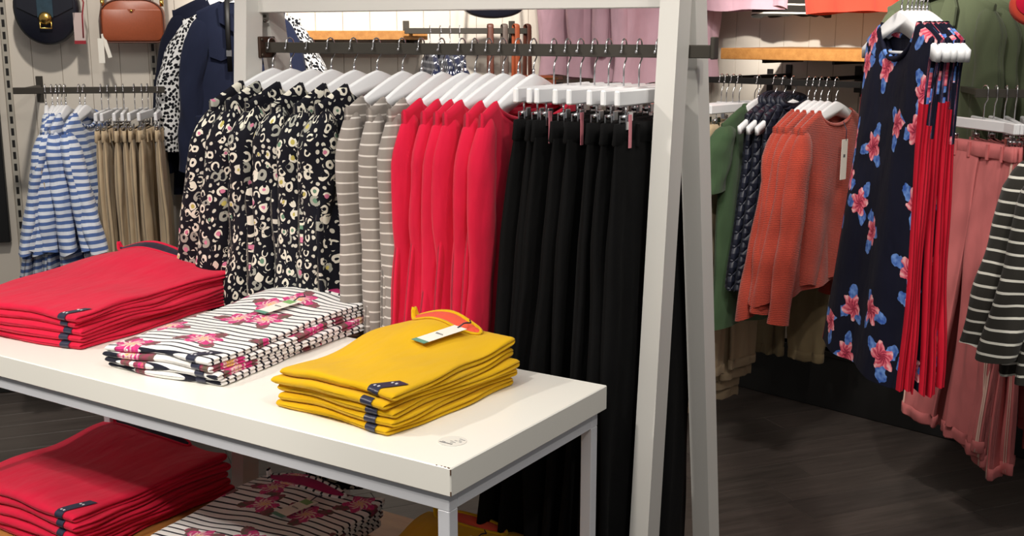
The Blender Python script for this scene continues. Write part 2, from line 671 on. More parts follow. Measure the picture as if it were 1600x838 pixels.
def plank_wall(name, start, direc, length, inward, w=.118):
    rz = math.atan2(direc.y, direc.x)
    wl = MB().box((0, .012, 0), (length, .08, 3.2)).build(name, M['wall_gap'], None, start, (0, 0, rz))
    tag(wl, kind='structure')
    me = MB().box((.0006, 0, .0), (w - .0006, .02, 3.2), .0016).mesh('wall_plank', M['wall_paint'])
    for k in range(int(length / w)):
        link('wall_plank', me, wl, (k * w, 0, 0))
    return wl


plank_wall('wall_back', A0 - DA * 1.6, DA, aC + 1.6, UA)
plank_wall('wall_right', CORNER, DR, 3.4, UR)


def plinth(name, start, direc, length, h=.1, d=.05):
    rz = math.atan2(direc.y, direc.x)
    b = MB().box((0, -d, 0), (length, -.002, h), .004)
    b.box((0, -d - .006, h * .9), (length, -.004, h), .002)
    tag(b.build(name, M['plinth'], None, start, (0, 0, rz)), kind='structure')


plinth('baseboard_back', A0 - DA * 1.6, DA, aC + 1.5)
plinth('baseboard_right', CORNER + DR * .12, DR, 3.2, .25, .06)

# ------------------------------------------------------------------ hangers
HW = .212


def hz(x):
    q = min(1.0, abs(x) / HW)
    return -.072 - .088 * q ** 1.25


def hook_pts(h0=-.072, r=.013):
    p = [(0, 0, h0), (0, 0, -.055), (.004, 0, -.044), (.013, 0, -.034)]
    p += [(r * math.cos(a), 0, -.004 + r * math.sin(a)) for a in np.linspace(0, PI, 9)]
    p += [(-r, 0, -.012), (-r - .003, 0, -.018)]
    return p


def hanger_outline():
    xs = np.linspace(-HW, HW, 33)
    top = [(float(x), hz(x)) for x in xs]
    bot = []
    for x in xs[::-1]:
        q = abs(x) / HW
        bot.append((float(x) * .985, hz(x) - (.044 - .016 * q)))
    return top + bot


hang_me = {}
hang_me['body'] = MB().extrude(hanger_outline(), -.0075, .0075, 'y', True, .0035).mesh('shoulder', M['hanger_white'])
hang_me['bar'] = MB().tube([(-HW * .9, 0, -.17), (HW * .9, 0, -.17)], .004, 8).mesh('trouser_bar', M['hanger_white'])
_h = MB().tube(hook_pts(), .0019, 7)
_h.tube([(-.0165, 0, -.0155), (-.0165, 0, -.021)], [.0032, .0032], 8)
_h.tube([(0, 0, -.076), (0, 0, -.06)], .0034, 8)
hang_me['hook'] = _h.mesh('hook', M['chrome'])
_h = MB().tube(hook_pts(-.125), .0019, 7)
_h.tube([(-.0165, 0, -.0155), (-.0165, 0, -.021)], [.0032, .0032], 8)
hang_me['hook_long'] = _h.mesh('hook', M['chrome'])
hang_me['clipbar'] = MB().box((-.18, -.0065, -.128), (.18, .0065, -.095), .003).mesh('clip_bar', M['hanger_white'])
_h = MB().box((-.012, -.009, -.178), (.012, -.006, -.148), .001)
_h.box((-.012, .006, -.178), (.012, .009, -.148), .001)
_h.tube([(0, 0, -.128), (0, 0, -.15)], .0022, 6)
_h.tube([(-.012, 0, -.152), (.012, 0, -.152)], .006, 8)
_h.box((-.010, -.013, -.160), (.010, -.009, -.139), .0015)
hang_me['clip'] = _h.mesh('clip', M['chrome'])


def put(name, label, cat, group, pos, rz, tilt=0.0):
    o = empty(name, pos, rz, 0, tilt)
    tag(o, label, cat, group)
    return o


def hanger(pos, rz, label, group, kind='shirt', bar=False, tilt=0.0):
    if kind == 'shirt':
        o = put('coat_hanger', label, 'hanger', group, pos, rz, tilt)
        link('shoulder', hang_me['body'], o)
        link('hook', hang_me['hook'], o)
        if bar: link('trouser_bar', hang_me['bar'], o)
    else:
        o = put('clip_hanger', label, 'hanger', group, pos, rz, tilt)
        link('clip_bar', hang_me['clipbar'], o)
        link('hook', hang_me['hook_long'], o)
        for s in (-1, 1): link('clip', hang_me['clip'], o, (s * .14, 0, 0))
    return o


# ------------------------------------------------------------------ garments
def wobf(seed, n=5, lo=1.0, hi=4.0):
    r = np.random.RandomState(seed)
    a = r.uniform(-hi, hi, n); b = r.uniform(lo, hi, n); p = r.uniform(0, 6.28, n); w = r.uniform(.4, 1, n)
    w /= w.sum()

    def f(x, y):
        s = 0
        for i in range(n): s = s + w[i] * np.sin(a[i] * x * 3 + b[i] * y * 3 + p[i])
        return s
    return f


def body_mesh(name, mat, W=.22, zhem=-.75, hem=.24, chest=None, t0=.0105, t1=.02, t2=.026, neckw=.075, neckf=.07, neckb=.02,
              seed=0, fold=.012, nf=2.6, lean=0.0, hemvar=.012, zoff=.004, leany=0.0, flare=1.0, near=0.0, R=34, C=84, thick_mid=None):
    chest = chest or W * 1.0
    a = np.linspace(0, 2 * PI, C, endpoint=False)
    c = np.cos(a)
    q = np.sign(c) * np.abs(c) ** .75
    sgn = np.where(np.sin(a) > 0, -1.0, 1.0)      # front is -y
    edge = np.abs(np.sin(a)) ** .55
    S = np.linspace(0, 1, R) ** 1.15
    x0 = q * W
    sh = np.array([hz(x) for x in x0]) + zoff
    nk = np.abs(x0) < neckw
    dip = np.sqrt(np.clip(1 - (x0 / neckw) ** 2, 0, 1))
    ztop = np.where(nk, np.where(sgn < 0, hz(neckw) - neckf * dip, hz(neckw) - neckb * dip) + zoff, sh)
    wv = np.interp(S, [0, .1, .3, 1], [W, W * .97, chest, hem])
    wv = wv if flare == 1 else W + (wv - W) * (S ** flare)
    f1, f2, f3 = wobf(seed), wobf(seed + 77), wobf(seed + 131, 4, 2, 6)
    SS, QQ = np.meshgrid(S, q, indexing='ij')
    ZT = np.broadcast_to(ztop, SS.shape)
    ED = np.broadcast_to(edge, SS.shape); SG = np.broadcast_to(sgn, SS.shape)
    hemz = zhem + hemvar * f2(QQ * .8, QQ * 0 + SG * .3)
    Z = ZT + (hemz - ZT) * SS
    X = QQ * wv[:, None] + lean * SS + np.where(QQ < 0, near, 0) * QQ * SS + .012 * f3(QQ, SS) * SS
    tt = np.interp(S, [0, .06, .25, 1], [t0, t0 + .004, max(t1, t0 + .005), t2])[:, None]
    ph = (seed * 1.7) % 6.28
    amp = fold * np.clip(SS * 2.2, 0, 1) ** 1.2
    fd = amp * (np.sin(nf * PI * QQ + ph + 1.1 * SS * f1(QQ * .2, SS * .3)) * .7 + .5 * f1(QQ * .9, SS * .35))
    EDG = ED ** np.interp(S, [0, .12, .3], [.35, .6, 1])[:, None]
    Y = SG * EDG * tt * (1 + .25 * f2(QQ * .7, SS * .5)) + fd + leany * SS
    # rounder free edges
    U = QQ * (W + .3 * (hem - W))
    # seam row closing front and back along the shoulders
    shd = ~nk
    X = np.vstack([X[:1], X]); SS = np.vstack([SS[:1], SS]); QQ = np.vstack([QQ[:1], QQ]); SG = np.vstack([SG[:1], SG]); U = np.vstack([U[:1], U])
    Y = np.vstack([np.where(shd, 0, Y[0])[None, :], Y])
    Z = np.vstack([np.where(shd, Z[0] + .006, Z[0])[None, :], Z])
    m = MB().grid(X, Y, Z, U + SG * .37 + seed * .613, Z + seed * .0737, QQ * 1.0, SS)
    return m.mesh(name, mat), (X, Y, Z, q, sgn)


def sleeve_mesh(name, mat, side, W, length, seed, out=.03, inw=-.01, r0=.05, r1=.036, vy=.7, leany=0.0, back=0.0, zoff=.0, bend=0.0):
    R, C = 26, 22
    s = np.linspace(0, 1, R)
    a = np.linspace(0, 2 * PI, C, endpoint=False)
    f1, f2 = wobf(seed + 5), wobf(seed + 9, 5, 2, 6)
    z0 = hz(W) + zoff + .002
    cx = side * (W - .030 + np.interp(s, [0, .12, .45, 1], [0, .012, out, out + inw]))
    cy = leany * s + back * np.sin(s * PI)
    cx = cx + side * bend * np.sin(np.clip((s - .35) / .65, 0, 1) * PI)
    cz = z0 - s * length
    rr = np.interp(s, [0, .02, .06, .16, .6, 1], [.010, .024, r0 * .74, r0, (r0 + r1) / 2, r1])
    SS, AA = np.meshgrid(s, a, indexing='ij')
    k = 1 + (.10 * np.sin(3 * AA + 3 * f1(SS * .5, SS * .6)) + .13 * f2(np.cos(AA) * .4, SS * 1.3)) * np.clip(SS * 4, 0, 1)
    X = cx[:, None] + rr[:, None] * np.cos(AA) * k
    Y = cy[:, None] + rr[:, None] * np.sin(AA) * k * vy
    Z = cz[:, None] + .010 * f1(AA * .2, SS) * SS + np.where(SS > .99, .008 * np.cos(AA + seed), 0)
    m = MB().grid(X, Y, Z, AA * r0 + seed * .431, Z + seed * .0531, np.cos(AA) * .0, SS, capA=True)
    return m.mesh(name, mat)


def neckband_mesh(name, mat, neckw, neckf, neckb, zoff=.006, r=.007, t=.01):
    pts = []
    for k in range(24):
        a = 2 * PI * k / 24
        x = neckw * math.cos(a)
        s = math.sin(a)
        dip = abs(s)
        z = hz(neckw) - (neckf if s < 0 else neckb) * dip + zoff
        pts.append((x, s * t, z))
    pts.append(pts[0])
    return MB().tube(pts, r, 8, cap=False).mesh(name, mat)


def top(pos, rz, name, label, cat, group, mat, seed, W=.22, length=.65, hem=.24, sleeve=.56, collar=True, tilt=0.0, extra=None, sl=None, neck=None, **kw):
    o = put(name, label, cat, group, pos, rz, tilt)
    nk = dict(neckw=.078, neckf=.07, neckb=.015)
    if neck: nk.update(neck)
    zh = hz(nk['neckw']) - length
    me, _ = body_mesh('body', mat, W=W, zhem=zh, hem=hem, seed=seed, **nk, **kw)
    link('body', me, o)
    if sleeve:
        sk = dict(sl or {})
        for s in (-1, 1):
            link('sleeve', sleeve_mesh('sleeve', mat, s, W, sleeve, seed * 3 + s, **sk), o)
    if collar:
        link('neckband', neckband_mesh('neckband', mat if collar is True else collar, **nk), o)
    return o


def leg_mesh(name, mat, side, zw, zh, w0, w1, seed, fold=.008, t=.016, spread=.02, leany=0.0, lean=0.0, nq=True):
    R, C = 36, 40
    s = np.linspace(0, 1, R)
    a = np.linspace(0, 2 * PI, C, endpoint=False)
    f1, f2 = wobf(seed), wobf(seed + 3, 5, 2, 5)
    c = np.cos(a)
    q = np.sign(c) * np.abs(c) ** .7
    sg = -np.sign(np.sin(a))
    ed = np.abs(np.sin(a)) ** .55
    SS, QQ = np.meshgrid(s, q, indexing='ij')
    ED = np.broadcast_to(ed, SS.shape); SG = np.broadcast_to(sg, SS.shape)
    cx = side * np.interp(s, [0, .25, 1], [w0 * .5, w0 * .5 + .012, w0 * .5 + spread]) + lean * s
    hw = np.interp(s, [0, .2, .3, 1], [w0 * .52, w0 * .58, w0 * .56, w1 * .5])
    X = cx[:, None] + QQ * hw[:, None] + .006 * f2(QQ, SS * 2) * SS
    tt = np.interp(s, [0, .06, .3, 1], [.006, t * .8, t, t * .85])[:, None]
    Y = SG * ED * tt * (1 + .3 * f2(QQ * .6, SS)) + fold * np.clip(SS * 3, 0, 1) * (np.sin(2.2 * PI * QQ + seed + SS) * .5 + f1(QQ * .5, SS * .7)) + leany * SS + side * .004
    Z = zw + (zh - zw) * SS + .006 * f1(QQ, SS) * SS
    m = MB().grid(X, Y, Z, QQ * w0 * .5 + SG * .3, Z, QQ * side, SS)
    return m.mesh(name, mat), (X[-1], Y[-1], Z[-1])


def ring_loft(name, mat, X, Y, Z, h, grow):
    """cuff: a doubled band hugging the last loop of a leg"""
    cx, cy = X.mean(), Y.mean()
    rows = []
    for dz, g in ((h, grow * .2), (h, grow), (h * .5, grow * 1.15), (0, grow), (-.004, grow * .4), (0, -grow * .3)):
        d = np.sqrt((X - cx) ** 2 + (Y - cy) ** 2) + 1e-6
        rows.append((X + (X - cx) / d * g, Y + (Y - cy) / d * g, Z + dz))
    XX, YY, ZZ = (np.array([r[i] for r in rows]) for i in range(3))
    return MB().grid(XX, YY, ZZ, XX, ZZ).mesh(name, mat)


def trousers(pos, rz, name, label, group, mat, seed, length=1.0, w0=.19, w1=.22, cuff=None, seam=None, tilt=0.0, lean=0.0, leany=0.0, spread=.02, fold=.008, zw=-.17, pocket=True):
    o = put(name, label, 'trousers', group, pos, rz, tilt)
    for s in (-1, 1):
        me, (hx, hy, hzz) = leg_mesh('leg', mat, s, zw - .03, zw - length, w0, w1, seed * 2 + s + 1, fold, spread=spread, leany=leany, lean=lean)
        l = link('leg', me, o)
        if cuff: link('cuff', ring_loft('cuff', cuff, hx, hy, hzz, .035, .005), l)
        if seam:
            # two raised seam ribbons on the outer leg edge (front side)
            n = len(me.vertices)
            co = np.empty(n * 3); me.vertices.foreach_get('co', co); co = co.reshape(36, 40, 3)
            k0 = 3 if s > 0 else 16
            for kk in (k0, k0 + 1):
                pts = co[:, kk, :] + np.array([0, -.002, 0])
                link('seam_stripe', MB().tube([tuple(p) for p in pts], .004, 6, flat=(1, .4)).mesh('seam_stripe', seam), l)
    a = np.linspace(0, 2 * PI, 48, endpoint=False)
    q = np.sign(np.cos(a)) * np.abs(np.cos(a)) ** .6
    e = np.sign(np.sin(a)) * np.abs(np.sin(a)) ** .5
    rows = []
    for z, w, t in ((zw + .004, w0 * 1.0, .005), (zw + .006, w0 * 1.01, .009), (zw - .015, w0 * 1.02, .0105), (zw - .036, w0 * 1.04, .012), (zw - .04, w0 * 1.02, .008)):
        rows.append((q * w, e * t + .003 * np.sin(q * 6 + seed), np.full_like(q, z)))
    XX, YY, ZZ = (np.array([r[i] for r in rows]) for i in range(3))
    wb = MB().grid(XX, YY, ZZ, XX, ZZ).build('waistband', mat, o)
    for bx in (-.11, -.04, .05, .12):
        MB().box((bx - .005, -.017, zw - .045), (bx + .005, -.010, zw + .004), .001).build('belt_loop', mat, wb)
    return o


def gap_rail(name, label, p, q, r=.011, mat='rail_black'):
    o = MB().tube([p, q], r, 10).build(name, M[mat])
    return tag(o, label, 'rail')


# ------------------------------------------------------------------ display table
TZ = .83
D = CAMH - TZ
TROT = -math.radians(33)
ex, ey = Vector((math.cos(TROT), math.sin(TROT), 0)), Vector((-math.sin(TROT), math.cos(TROT), 0))
cnr = onz(704, 733, TZ)
far = onz(947, 602, TZ)
TW = (far - cnr).dot(ey)
TL = 1.62
tb = empty('display_table', Vector((cnr.x, cnr.y, 0)), TROT)
tag(tb, 'long white display table with thick top, slim metal frame and wooden lower shelf', 'table')
# local x: negative to the left, y: away
MB().box((-TL, 0, TZ - .052), (0, TW, TZ), .002).build('tabletop', M['table_white'], tb)
for y0 in (.014, TW - .039):
    MB().box((-TL + .014, y0, TZ - .0865), (-.014, y0 + .025, TZ - .0525), .001).build('frame_rail', M['white_metal'], tb)
for x0 in (-TL + .014, -.039):
    MB().box((x0, .0395, TZ - .0865), (x0 + .025, TW - .0395, TZ - .0525), .001).build('frame_rail', M['white_metal'], tb)
for x0 in (-TL + .014, -.039):
    for y0 in (.014, TW - .039):
        MB().box((x0, y0, .0), (x0 + .025, y0 + .025, TZ - .087), .001).build('leg', M['white_metal'], tb)
SHZ = .34
MB().box((-TL + .04, .015, SHZ - .03), (-.04, TW - .015, SHZ), .002).build('lower_shelf', M['oak'], tb)
chip = MB()
for (x, y, s) in ((-.004, .0006, .004), (-.012, .0012, .003), (-.02, .0018, .002), (-.03, .001, .002)):
    chip.box((x - s, y, TZ - .0005), (x + s * .4, y + s * .6, TZ + .0004))
chip.box((-.0012, -.0005, TZ - .05), (.0006, .0012, TZ - .042))
chip.box((-.0012, -.0005, TZ - .012), (.0006, .0012, TZ - .002))
chip.build('worn_edge_chip', plain('bare_board_chip', lin(96, 70, 52), .8), tb)
# clear round sticker
sp_ = onz(707, 690, TZ)
st = empty('price_sticker', (sp_.x, sp_.y, TZ + .0003), TROT)
tag(st, 'small clear round sticker stuck near the front corner of the white table', 'sticker')
MB().extrude([(.026 * math.cos(a), .026 * math.sin(a)) for a in np.linspace(0, 2 * PI, 28, endpoint=False)], 0, .0006, 'z').build('disc', M['sticker'], st)
r_ = random.Random(2)
pr = MB()
for i in range(9):
    x, y = r_.uniform(-.016, .014), r_.uniform(-.014, .014)
    pr.box((x, y, .0006), (x + .006, y + .0014, .0009))
pr.box((-.018, -.016, .0006), (.010, -.0135, .0009))
pr.build('print', M['ink'], st)

# ------------------------------------------------------------------ folded stacks


def squiggle(w, h, n=26, turns=5):
    return [(w * (i / n - .5), h * .5 * math.sin(i / n * turns * 2 * PI) * (1 - .4 * i / n), 0) for i in range(n + 1)]


def fold_stack(F, L, Rr, z, n, t, mat, tape, what, group, seed, cat='T-shirt', hump=.25, strip=True, tagged=True, where='on the table top', left_drop=.1, tagkind=0, topslip=0.0, long_strip=False, tagpos=(.1, .62), name='folded_shirt', front_drop=0.0):
    pF, pL, pR = onz(F[0], F[1], z), onz(L[0], L[1], z), onz(Rr[0], Rr[1], z)
    e1 = (pF - pL); w = e1.length
    e2 = (pR - pF); l = e2.length
    d1 = e1.normalized(); d2 = e2.normalized()
    ang = math.degrees(math.acos(max(-1, min(1, -d1.dot(d2)))))
    # average axis so that x,y are square
    a1 = math.atan2(d1.y, d1.x); a2 = math.atan2(d2.y, d2.x) - PI / 2
    rz = (a1 + a2) / 2
    c = (pL + pR) / 2
    print('stack', what, 'w %.3f l %.3f corner %.1f' % (w, l, ang))
    r = random.Random(seed)

    def S(x, y):
        xn, yn = x / w * 2, y / l * 2
        s = 1 - left_drop * np.clip(-xn, 0, 1) - front_drop * np.clip(-yn, 0, 1)
        s = s + hump * np.exp(-((xn + .25) / .75) ** 2) * np.exp(-((yn - .72) / .55) ** 2)
        s = s + .03 * np.sin(xn * 6.1 + yn * 3.3 + seed * 2) * np.sin(yn * 4.1 - xn * 2 + seed) + .05 * np.sin(xn * 2.3 + seed) * np.cos(yn * 2.1 + seed) + .035 * np.sin(yn * 5 + xn * 1.5 + seed)
        return s
    for i in range(n):
        topmost = i == n - 1
        dx, dy = r.uniform(-.006, .006), r.uniform(-.005, .005)
        if topmost: dx, dy = topslip, 0
        tt = t * r.uniform(.92, 1.08)
        o = empty(name, (c.x, c.y, z + .0005), rz)
        order = 'topmost' if topmost else ('lowest' if i == 0 else ORD[i] + ' from bottom')
        tag(o, '%s %s, %s of its pile' % (what, where, order), cat, group)
        wi, li = w + r.uniform(-.01, .006) - (.008 if topmost else 0), l + r.uniform(-.012, .004)
        ny = 30
        ys = np.concatenate([-li / 2 + tt * .6 * np.array([0, .03, .12, .3, .6]), np.linspace(-li / 2 + tt * .7, li / 2 - tt * .6, ny), li / 2 - tt * .6 * np.array([.6, .3, .1, 0])])
        # outline
        nr, nt_, nl = 15, 16, 8
        zr = np.linspace(0, 1, nr)
        bulge = np.abs(np.sin(2 * PI * zr)) ** .55
        ox = np.concatenate([np.linspace(-1, 1, 12)[1:-1] * .5, np.full(nr, .5), np.linspace(1, -1, nt_)[1:-1] * .5, np.full(nl, -.5)])
        oz = np.concatenate([np.zeros(10), zr, np.ones(nt_ - 2), np.linspace(1, 0, nl)])
        ob = np.concatenate([np.zeros(10), bulge * tt * .42, np.zeros(nt_ - 2), -np.sqrt(np.clip(1 - (np.linspace(1, -1, nl)) ** 2, 0, 1)) * tt * .5])
        C = len(ox)
        fw = wobf(seed * 7 + i, 5, 1, 3)
        X, Y, Z = np.zeros((len(ys), C)), np.zeros((len(ys), C)), np.zeros((len(ys), C))
        for k, y in enumerate(ys):
            d = min(y + li / 2, tt * .6) / (tt * .6)
            db = min(li / 2 - y, tt * .6) / (tt * .6)
            th = max(.08, math.sqrt(max(0, 1 - (1 - d) ** 2))) * max(.15, math.sqrt(max(0, 1 - (1 - db) ** 2)))
            x = ox * (wi - tt - tt * .5 * (1 - th)) + ob * (1 + .3 * math.sin(y * 40 + i)) + dx + (.006 * math.sin(y * 14 + i * 2 + seed))
            # inner ply groove wanders
            gz = oz + .10 * np.sin(y * 18 + i * 1.7) * np.where(ob > 0, np.sin(PI * oz), 0)
            zz = (.5 + (gz - .5) * th) * tt * .985
            yy = y + dy + .006 * np.sin(ox * 7 + i + seed) + .003 * fw(ox, ox * 0 + y)
            X[k], Y[k] = x, yy
            Z[k] = (i * t + zz) * S(x, yy)
        # shoulders of the top shirt curl up at the far right
        if topmost:
            curl = np.clip((X / w * 2 - .45) / .55, 0, 1) ** 2 * np.clip((Y / l * 2 - .6) / .4, 0, 1) ** 2
            Z += .012 * curl
        V = Y.copy()
        b = MB().grid(X, Y, Z, X + i * .31 + seed * .17, Y + np.where(ob[None, :] != 0, 0, 0) - (Z if False else 0) + i * .173, X * 0, Y * 0, capA=True, capB=True)
        b.build('cloth', mat, o)
        if strip:
            x0, x1 = wi / 2 - .062, wi / 2 - .036
            rows = []
            prof = [(math.cos(a), math.sin(a)) for a in np.linspace(-PI / 2 * .8, PI / 2, 9)]
            pts = [(-li / 2 + tt * .6 - (tt * .6 + .0015) * ca_, .5 * tt + sa_ * (.5 * tt + .0003)) for ca_, sa_ in prof]
            if topmost:
                ln = .075 if long_strip else .045
                pts += [(-li / 2 + tt * .6 + s_ * ln, tt + .0012) for s_ in np.linspace(.1, 1, 8)]
            XX, YY, ZZ = [], [], []
            for k, (py_, pz_) in enumerate(pts):
                sk = max(0, k - 8) / 8 * (.03 if not long_strip else .012)
                xs_ = np.array([x0 + sk, x1 + sk]) + dx
                oxs = (xs_ - dx) / (wi - tt)
                yy = np.full(2, py_) + dy + .006 * np.sin(oxs * 7 + i + seed) + .003 * fw(oxs, oxs * 0 + py_) - .001
                XX.append(xs_); YY.append(yy); ZZ.append((i * t + pz_) * S(xs_, yy) + .0008)
            XX, YY, ZZ = map(np.array, (XX, YY, ZZ))
            so = MB().grid(XX, YY, ZZ, XX, YY, closed=False).build('size_strip', M['size_navy'], o)
            if topmost:
                pm = MB()
                for kk in (8, 13):
                    for q_ in (.25, .62):
                        cx_ = XX[kk, 0] + (XX[kk, 1] - XX[kk, 0]) * q_
                        cz_ = ZZ[kk].mean() + .0008
                        pm.box((cx_, YY[kk, 0] - .002, cz_ - .001), (cx_ + .004, YY[kk, 0] + .003, cz_ + .0004))
                pm.build('size_digits', M['size_print'], so)
        if topmost:
            zt = n * t
            nb, bk, bi = [], [], []
            cx0 = -.06 * w
            for a in np.linspace(0, PI, 26):
                x = cx0 + .30 * w * math.cos(a)
                y = l / 2 - .030 - .024 * math.sin(a)
                zz = zt * float(S(np.array(x), np.array(y)))
                peak = .026 * math.exp(-((a - PI) / .22) ** 2)
                nb.append((x, y, zz + peak + .0005))
                y2 = l / 2 - .030 + .018 * math.sin(a)
                zz2 = zt * float(S(np.array(x), np.array(y2)))
                lift = .011 * math.sin(a) + peak
                bk.append((x, y2, zz2 + lift)); bi.append((x * .985, y2 - .007, zz2 + lift - .001))
            MB().tube(nb, .0035, 8, flat=(.8, 1.6)).build('neckband', mat, o)
            nbk = MB().tube(bk, .0045, 8, flat=(1.2, 1.2)).build('back_neck', mat, o)
            A_, B_ = np.array(nb), np.array(bk)
            rows = [A_ + [0, .001, .0005], A_ * .65 + B_ * .35 + [0, 0, -.001], A_ * .3 + B_ * .7 + [0, 0, .001], B_ + [0, -.003, .001]]
            XX, YY, ZZ = (np.array([r_[:, k_] for r_ in rows]) for k_ in range(3))
            ZZ[1:3] += .004
            MB().grid(XX, YY, ZZ, XX, YY, closed=False).build('neck_tape', tape, nbk)
            if tagged:
                tx, ty = tagpos[0] * w, (tagpos[1] - .5) * l
                zz = zt * float(S(np.array(tx), np.array(ty))) + .007
                dz1 = zt * float(S(np.array(tx - .01), np.array(ty - .05)) - S(np.array(tx + .01), np.array(ty + .05)))
                tg = empty_child('swing_tag', o, (tx, ty, zz), (math.atan2(-dz1, .1), 0, math.radians(-14)))
                MB().box((-.021, -.055, 0), (.021, .055, .001), .0002).build('card', M['paper'], tg).parent = tg
                MB().box((-.0212, -.0552, .0002), (.0212, -.043, .0013)).build('green_end', M['green_print'], tg)
                MB().tube([(x, y, .0013) for x, y, _ in squiggle(.024, .008)], .0004, 5).build('script_print', M['ink'], tg)
                if tagkind:
                    MB().box((-.019, .026, .0008), (.012, .047, .0014)).build('label_sticker', M['green_label'], tg)
                MB().tube([(0, .05, .002), (.004, .06, .008), (.0, .068, .006), (.006, .078, .005), (-.004, .083, .008)], .0016, 6).build('string', M['size_navy'], tg)
    return rz


def empty_child(name, parent, loc, rot):
    # a flat card mesh is the part itself; its pieces hang below it
    me = MB().tube([(0, .047, .0012), (0, .049, .0016)], .002, 6).mesh(name, M['size_navy'])
    return link(name, me, parent, loc, rot)


fold_stack((128, 556), (-60, 512), (352, 474), TZ, 5, .0175, M['red'], M['red_dark'], 'folded crimson jersey top', 'crimson tops piled on the table top', 3, hump=.55, tagged=False, left_drop=.05, where='on the table top')
fold_stack((348, 614), (191, 575), (568, 506), TZ, 4, .0155, M['floral_stripe'], M['magenta_tape'], 'folded navy striped floral top', 'striped floral tops piled on the table top', 5, hump=.45, tagkind=1, where='on the table top', tagpos=(.08, .62))
fold_stack((606, 681), (414, 638), (826, 602), TZ, 5, .0178, M['yellow'], M['orange_tape'], 'folded mustard yellow jersey top', 'mustard tops piled on the table top', 8, hump=.5, where='on the table top', tagpos=(.1, .72))
fold_stack((120, 880), (-70, 800), (362, 770), SHZ, 5, .021, M['red'], M['red_dark'], 'folded crimson jersey top', 'crimson tops piled on the lower shelf', 11, hump=.3, tagged=False, where='on the lower shelf', long_strip=True)
fold_stack((440, 930), (230, 868), (604, 822), SHZ, 3, .02, M['floral_stripe'], M['magenta_tape'], 'folded navy striped floral top', 'striped floral tops piled on the lower shelf', 14, hump=.4, tagkind=1, where='on the lower shelf')
fold_stack((700, 1010), (500, 950), (850, 880), SHZ, 3, .02, M['yellow'], M['orange_tape'], 'folded mustard yellow jersey top', 'mustard tops piled on the lower shelf', 17, hump=.3, where='on the lower shelf')

# ------------------------------------------------------------------ A-frame rack
NR = Vector((math.sin(math.radians(33)), math.cos(math.radians(33)), 0))
YR = 2.293
RA = math.radians(57)


def rail_pt(px, z=0.0):
    k = (px - 800) / 1822.0
    f = YR / (NR.y + NR.x * k)
    return Vector((k * f, f, z))


PR, PL = rail_pt(1066), rail_pt(405)
RL = (PL - PR).length
RTOP = 1.526
rk = empty('clothes_rack', PR, RA)
tag(rk, 'white wooden A-frame clothes rack with dark hanging rail behind the table', 'clothes rack')
for yy in (0, RL):
    for s in (-1, 1):
        MB().bar((s * .028, yy, 1.72), (.06 + s * .215, yy, 0), .045, .06, (1, 0, 0)).build('leg', M['white_paint'], rk)
MB().box((-.02, .02, 1.601), (.02, RL - .02, 1.640), .002).build('top_bar', M['white_paint'], rk)
rl_ = MB().box((-.009, -.075, RTOP - .031), (.009, RL - .021, RTOP - .003), .0015).build('hanging_rail', M['rail_metal'], rk)
MB().box((-.012, -.08, RTOP - .033), (.012, -.07, RTOP + .014), .002).build('end_stop', M['rail_metal'], rl_)
bp = MB().box((-.03, RL - .03, RTOP - .045), (.03, RL - .021, RTOP + .012), .002).build('bracket', M['plate'], rk)
for sx in (-.022, .022):
    for sz in (-.037, .004):
        MB().tube([(sx, RL - .034, RTOP + sz), (sx, RL - .029, RTOP + sz)], .0045, 10).build('screw', M['screw'], bp)
for sz in (.053, .066):
    MB().tube([(0, RL - .026, RTOP + sz), (0, RL - .02, RTOP + sz)], .004, 8).build('bolt', M['rail_metal'], rk)
MB().box((-.15, .03, .14), (.15, RL - .03, .165), .002).build('base_shelf', M['oak'], rk)

rj = random.Random(7)


def on_rack(px):
    return rail_pt(px, RTOP)


def jit(a=3.0):
    return math.radians(rj.uniform(-a, a))


LEO = [424, 452, 484, 516, 552, 588]
LL = [.13, .115, .10, .085, .065, .045]
for i, px in enumerate(LEO):
    rz = RA + jit(6)
    p = on_rack(px)
    nm = ORD[i]
    hanger(p, rz, 'white hanger holding the %s leopard-print dress from the left' % nm, 'white hangers of the leopard-print dresses')
    o = top(p, rz, 'leopard_dress', '%s navy leopard-print dress from the left on the A-frame rack' % nm.capitalize(), 'dress', 'leopard-print dresses on the A-frame rack',
        M['leopard'], 20 + i, W=.222, length=(.8 if i < 4 else 1.04) + rj.uniform(-.02, .02), hem=.2, sleeve=.6 if i < 2 else .56, fold=.022, t1=.026, t2=.036, nf=3.4, leany=LL[i] * .3,
        neck=dict(neckw=.115, neckf=.055, neckb=.04), collar=True, sl=dict(out=-.01 if i > 1 else .01, inw=.0, r0=.054, r1=.046, vy=.9, leany=LL[i] * 1.15 + rj.uniform(0, .03)), zoff=.008)
GREY = [628, 658, 690]
for i, px in enumerate(GREY):
    rz = RA + jit(3)
    p = on_rack(px)
    hanger(p, rz, 'white hanger holding the %s grey striped top from the left' % ORD[i], 'white hangers of the grey striped tops')
    top(p, rz, 'striped_top', '%s grey and white striped long-sleeved top from the left on the rack' % ORD[i].capitalize(), 'top', 'grey striped tops on the A-frame rack',
        M['grey_stripe'], 40 + i, W=.222, length=.74, hem=.22, sleeve=.68, fold=.014, t1=.018, t2=.022, leany=.04, sl=dict(out=-.002, inw=.0, r0=.042, r1=.034, vy=.72, leany=.03 + rj.uniform(-.01, .01)),
        neck=dict(neckw=.165, neckf=.05, neckb=.03))
RED = [722, 742, 764, 786, 810, 834]
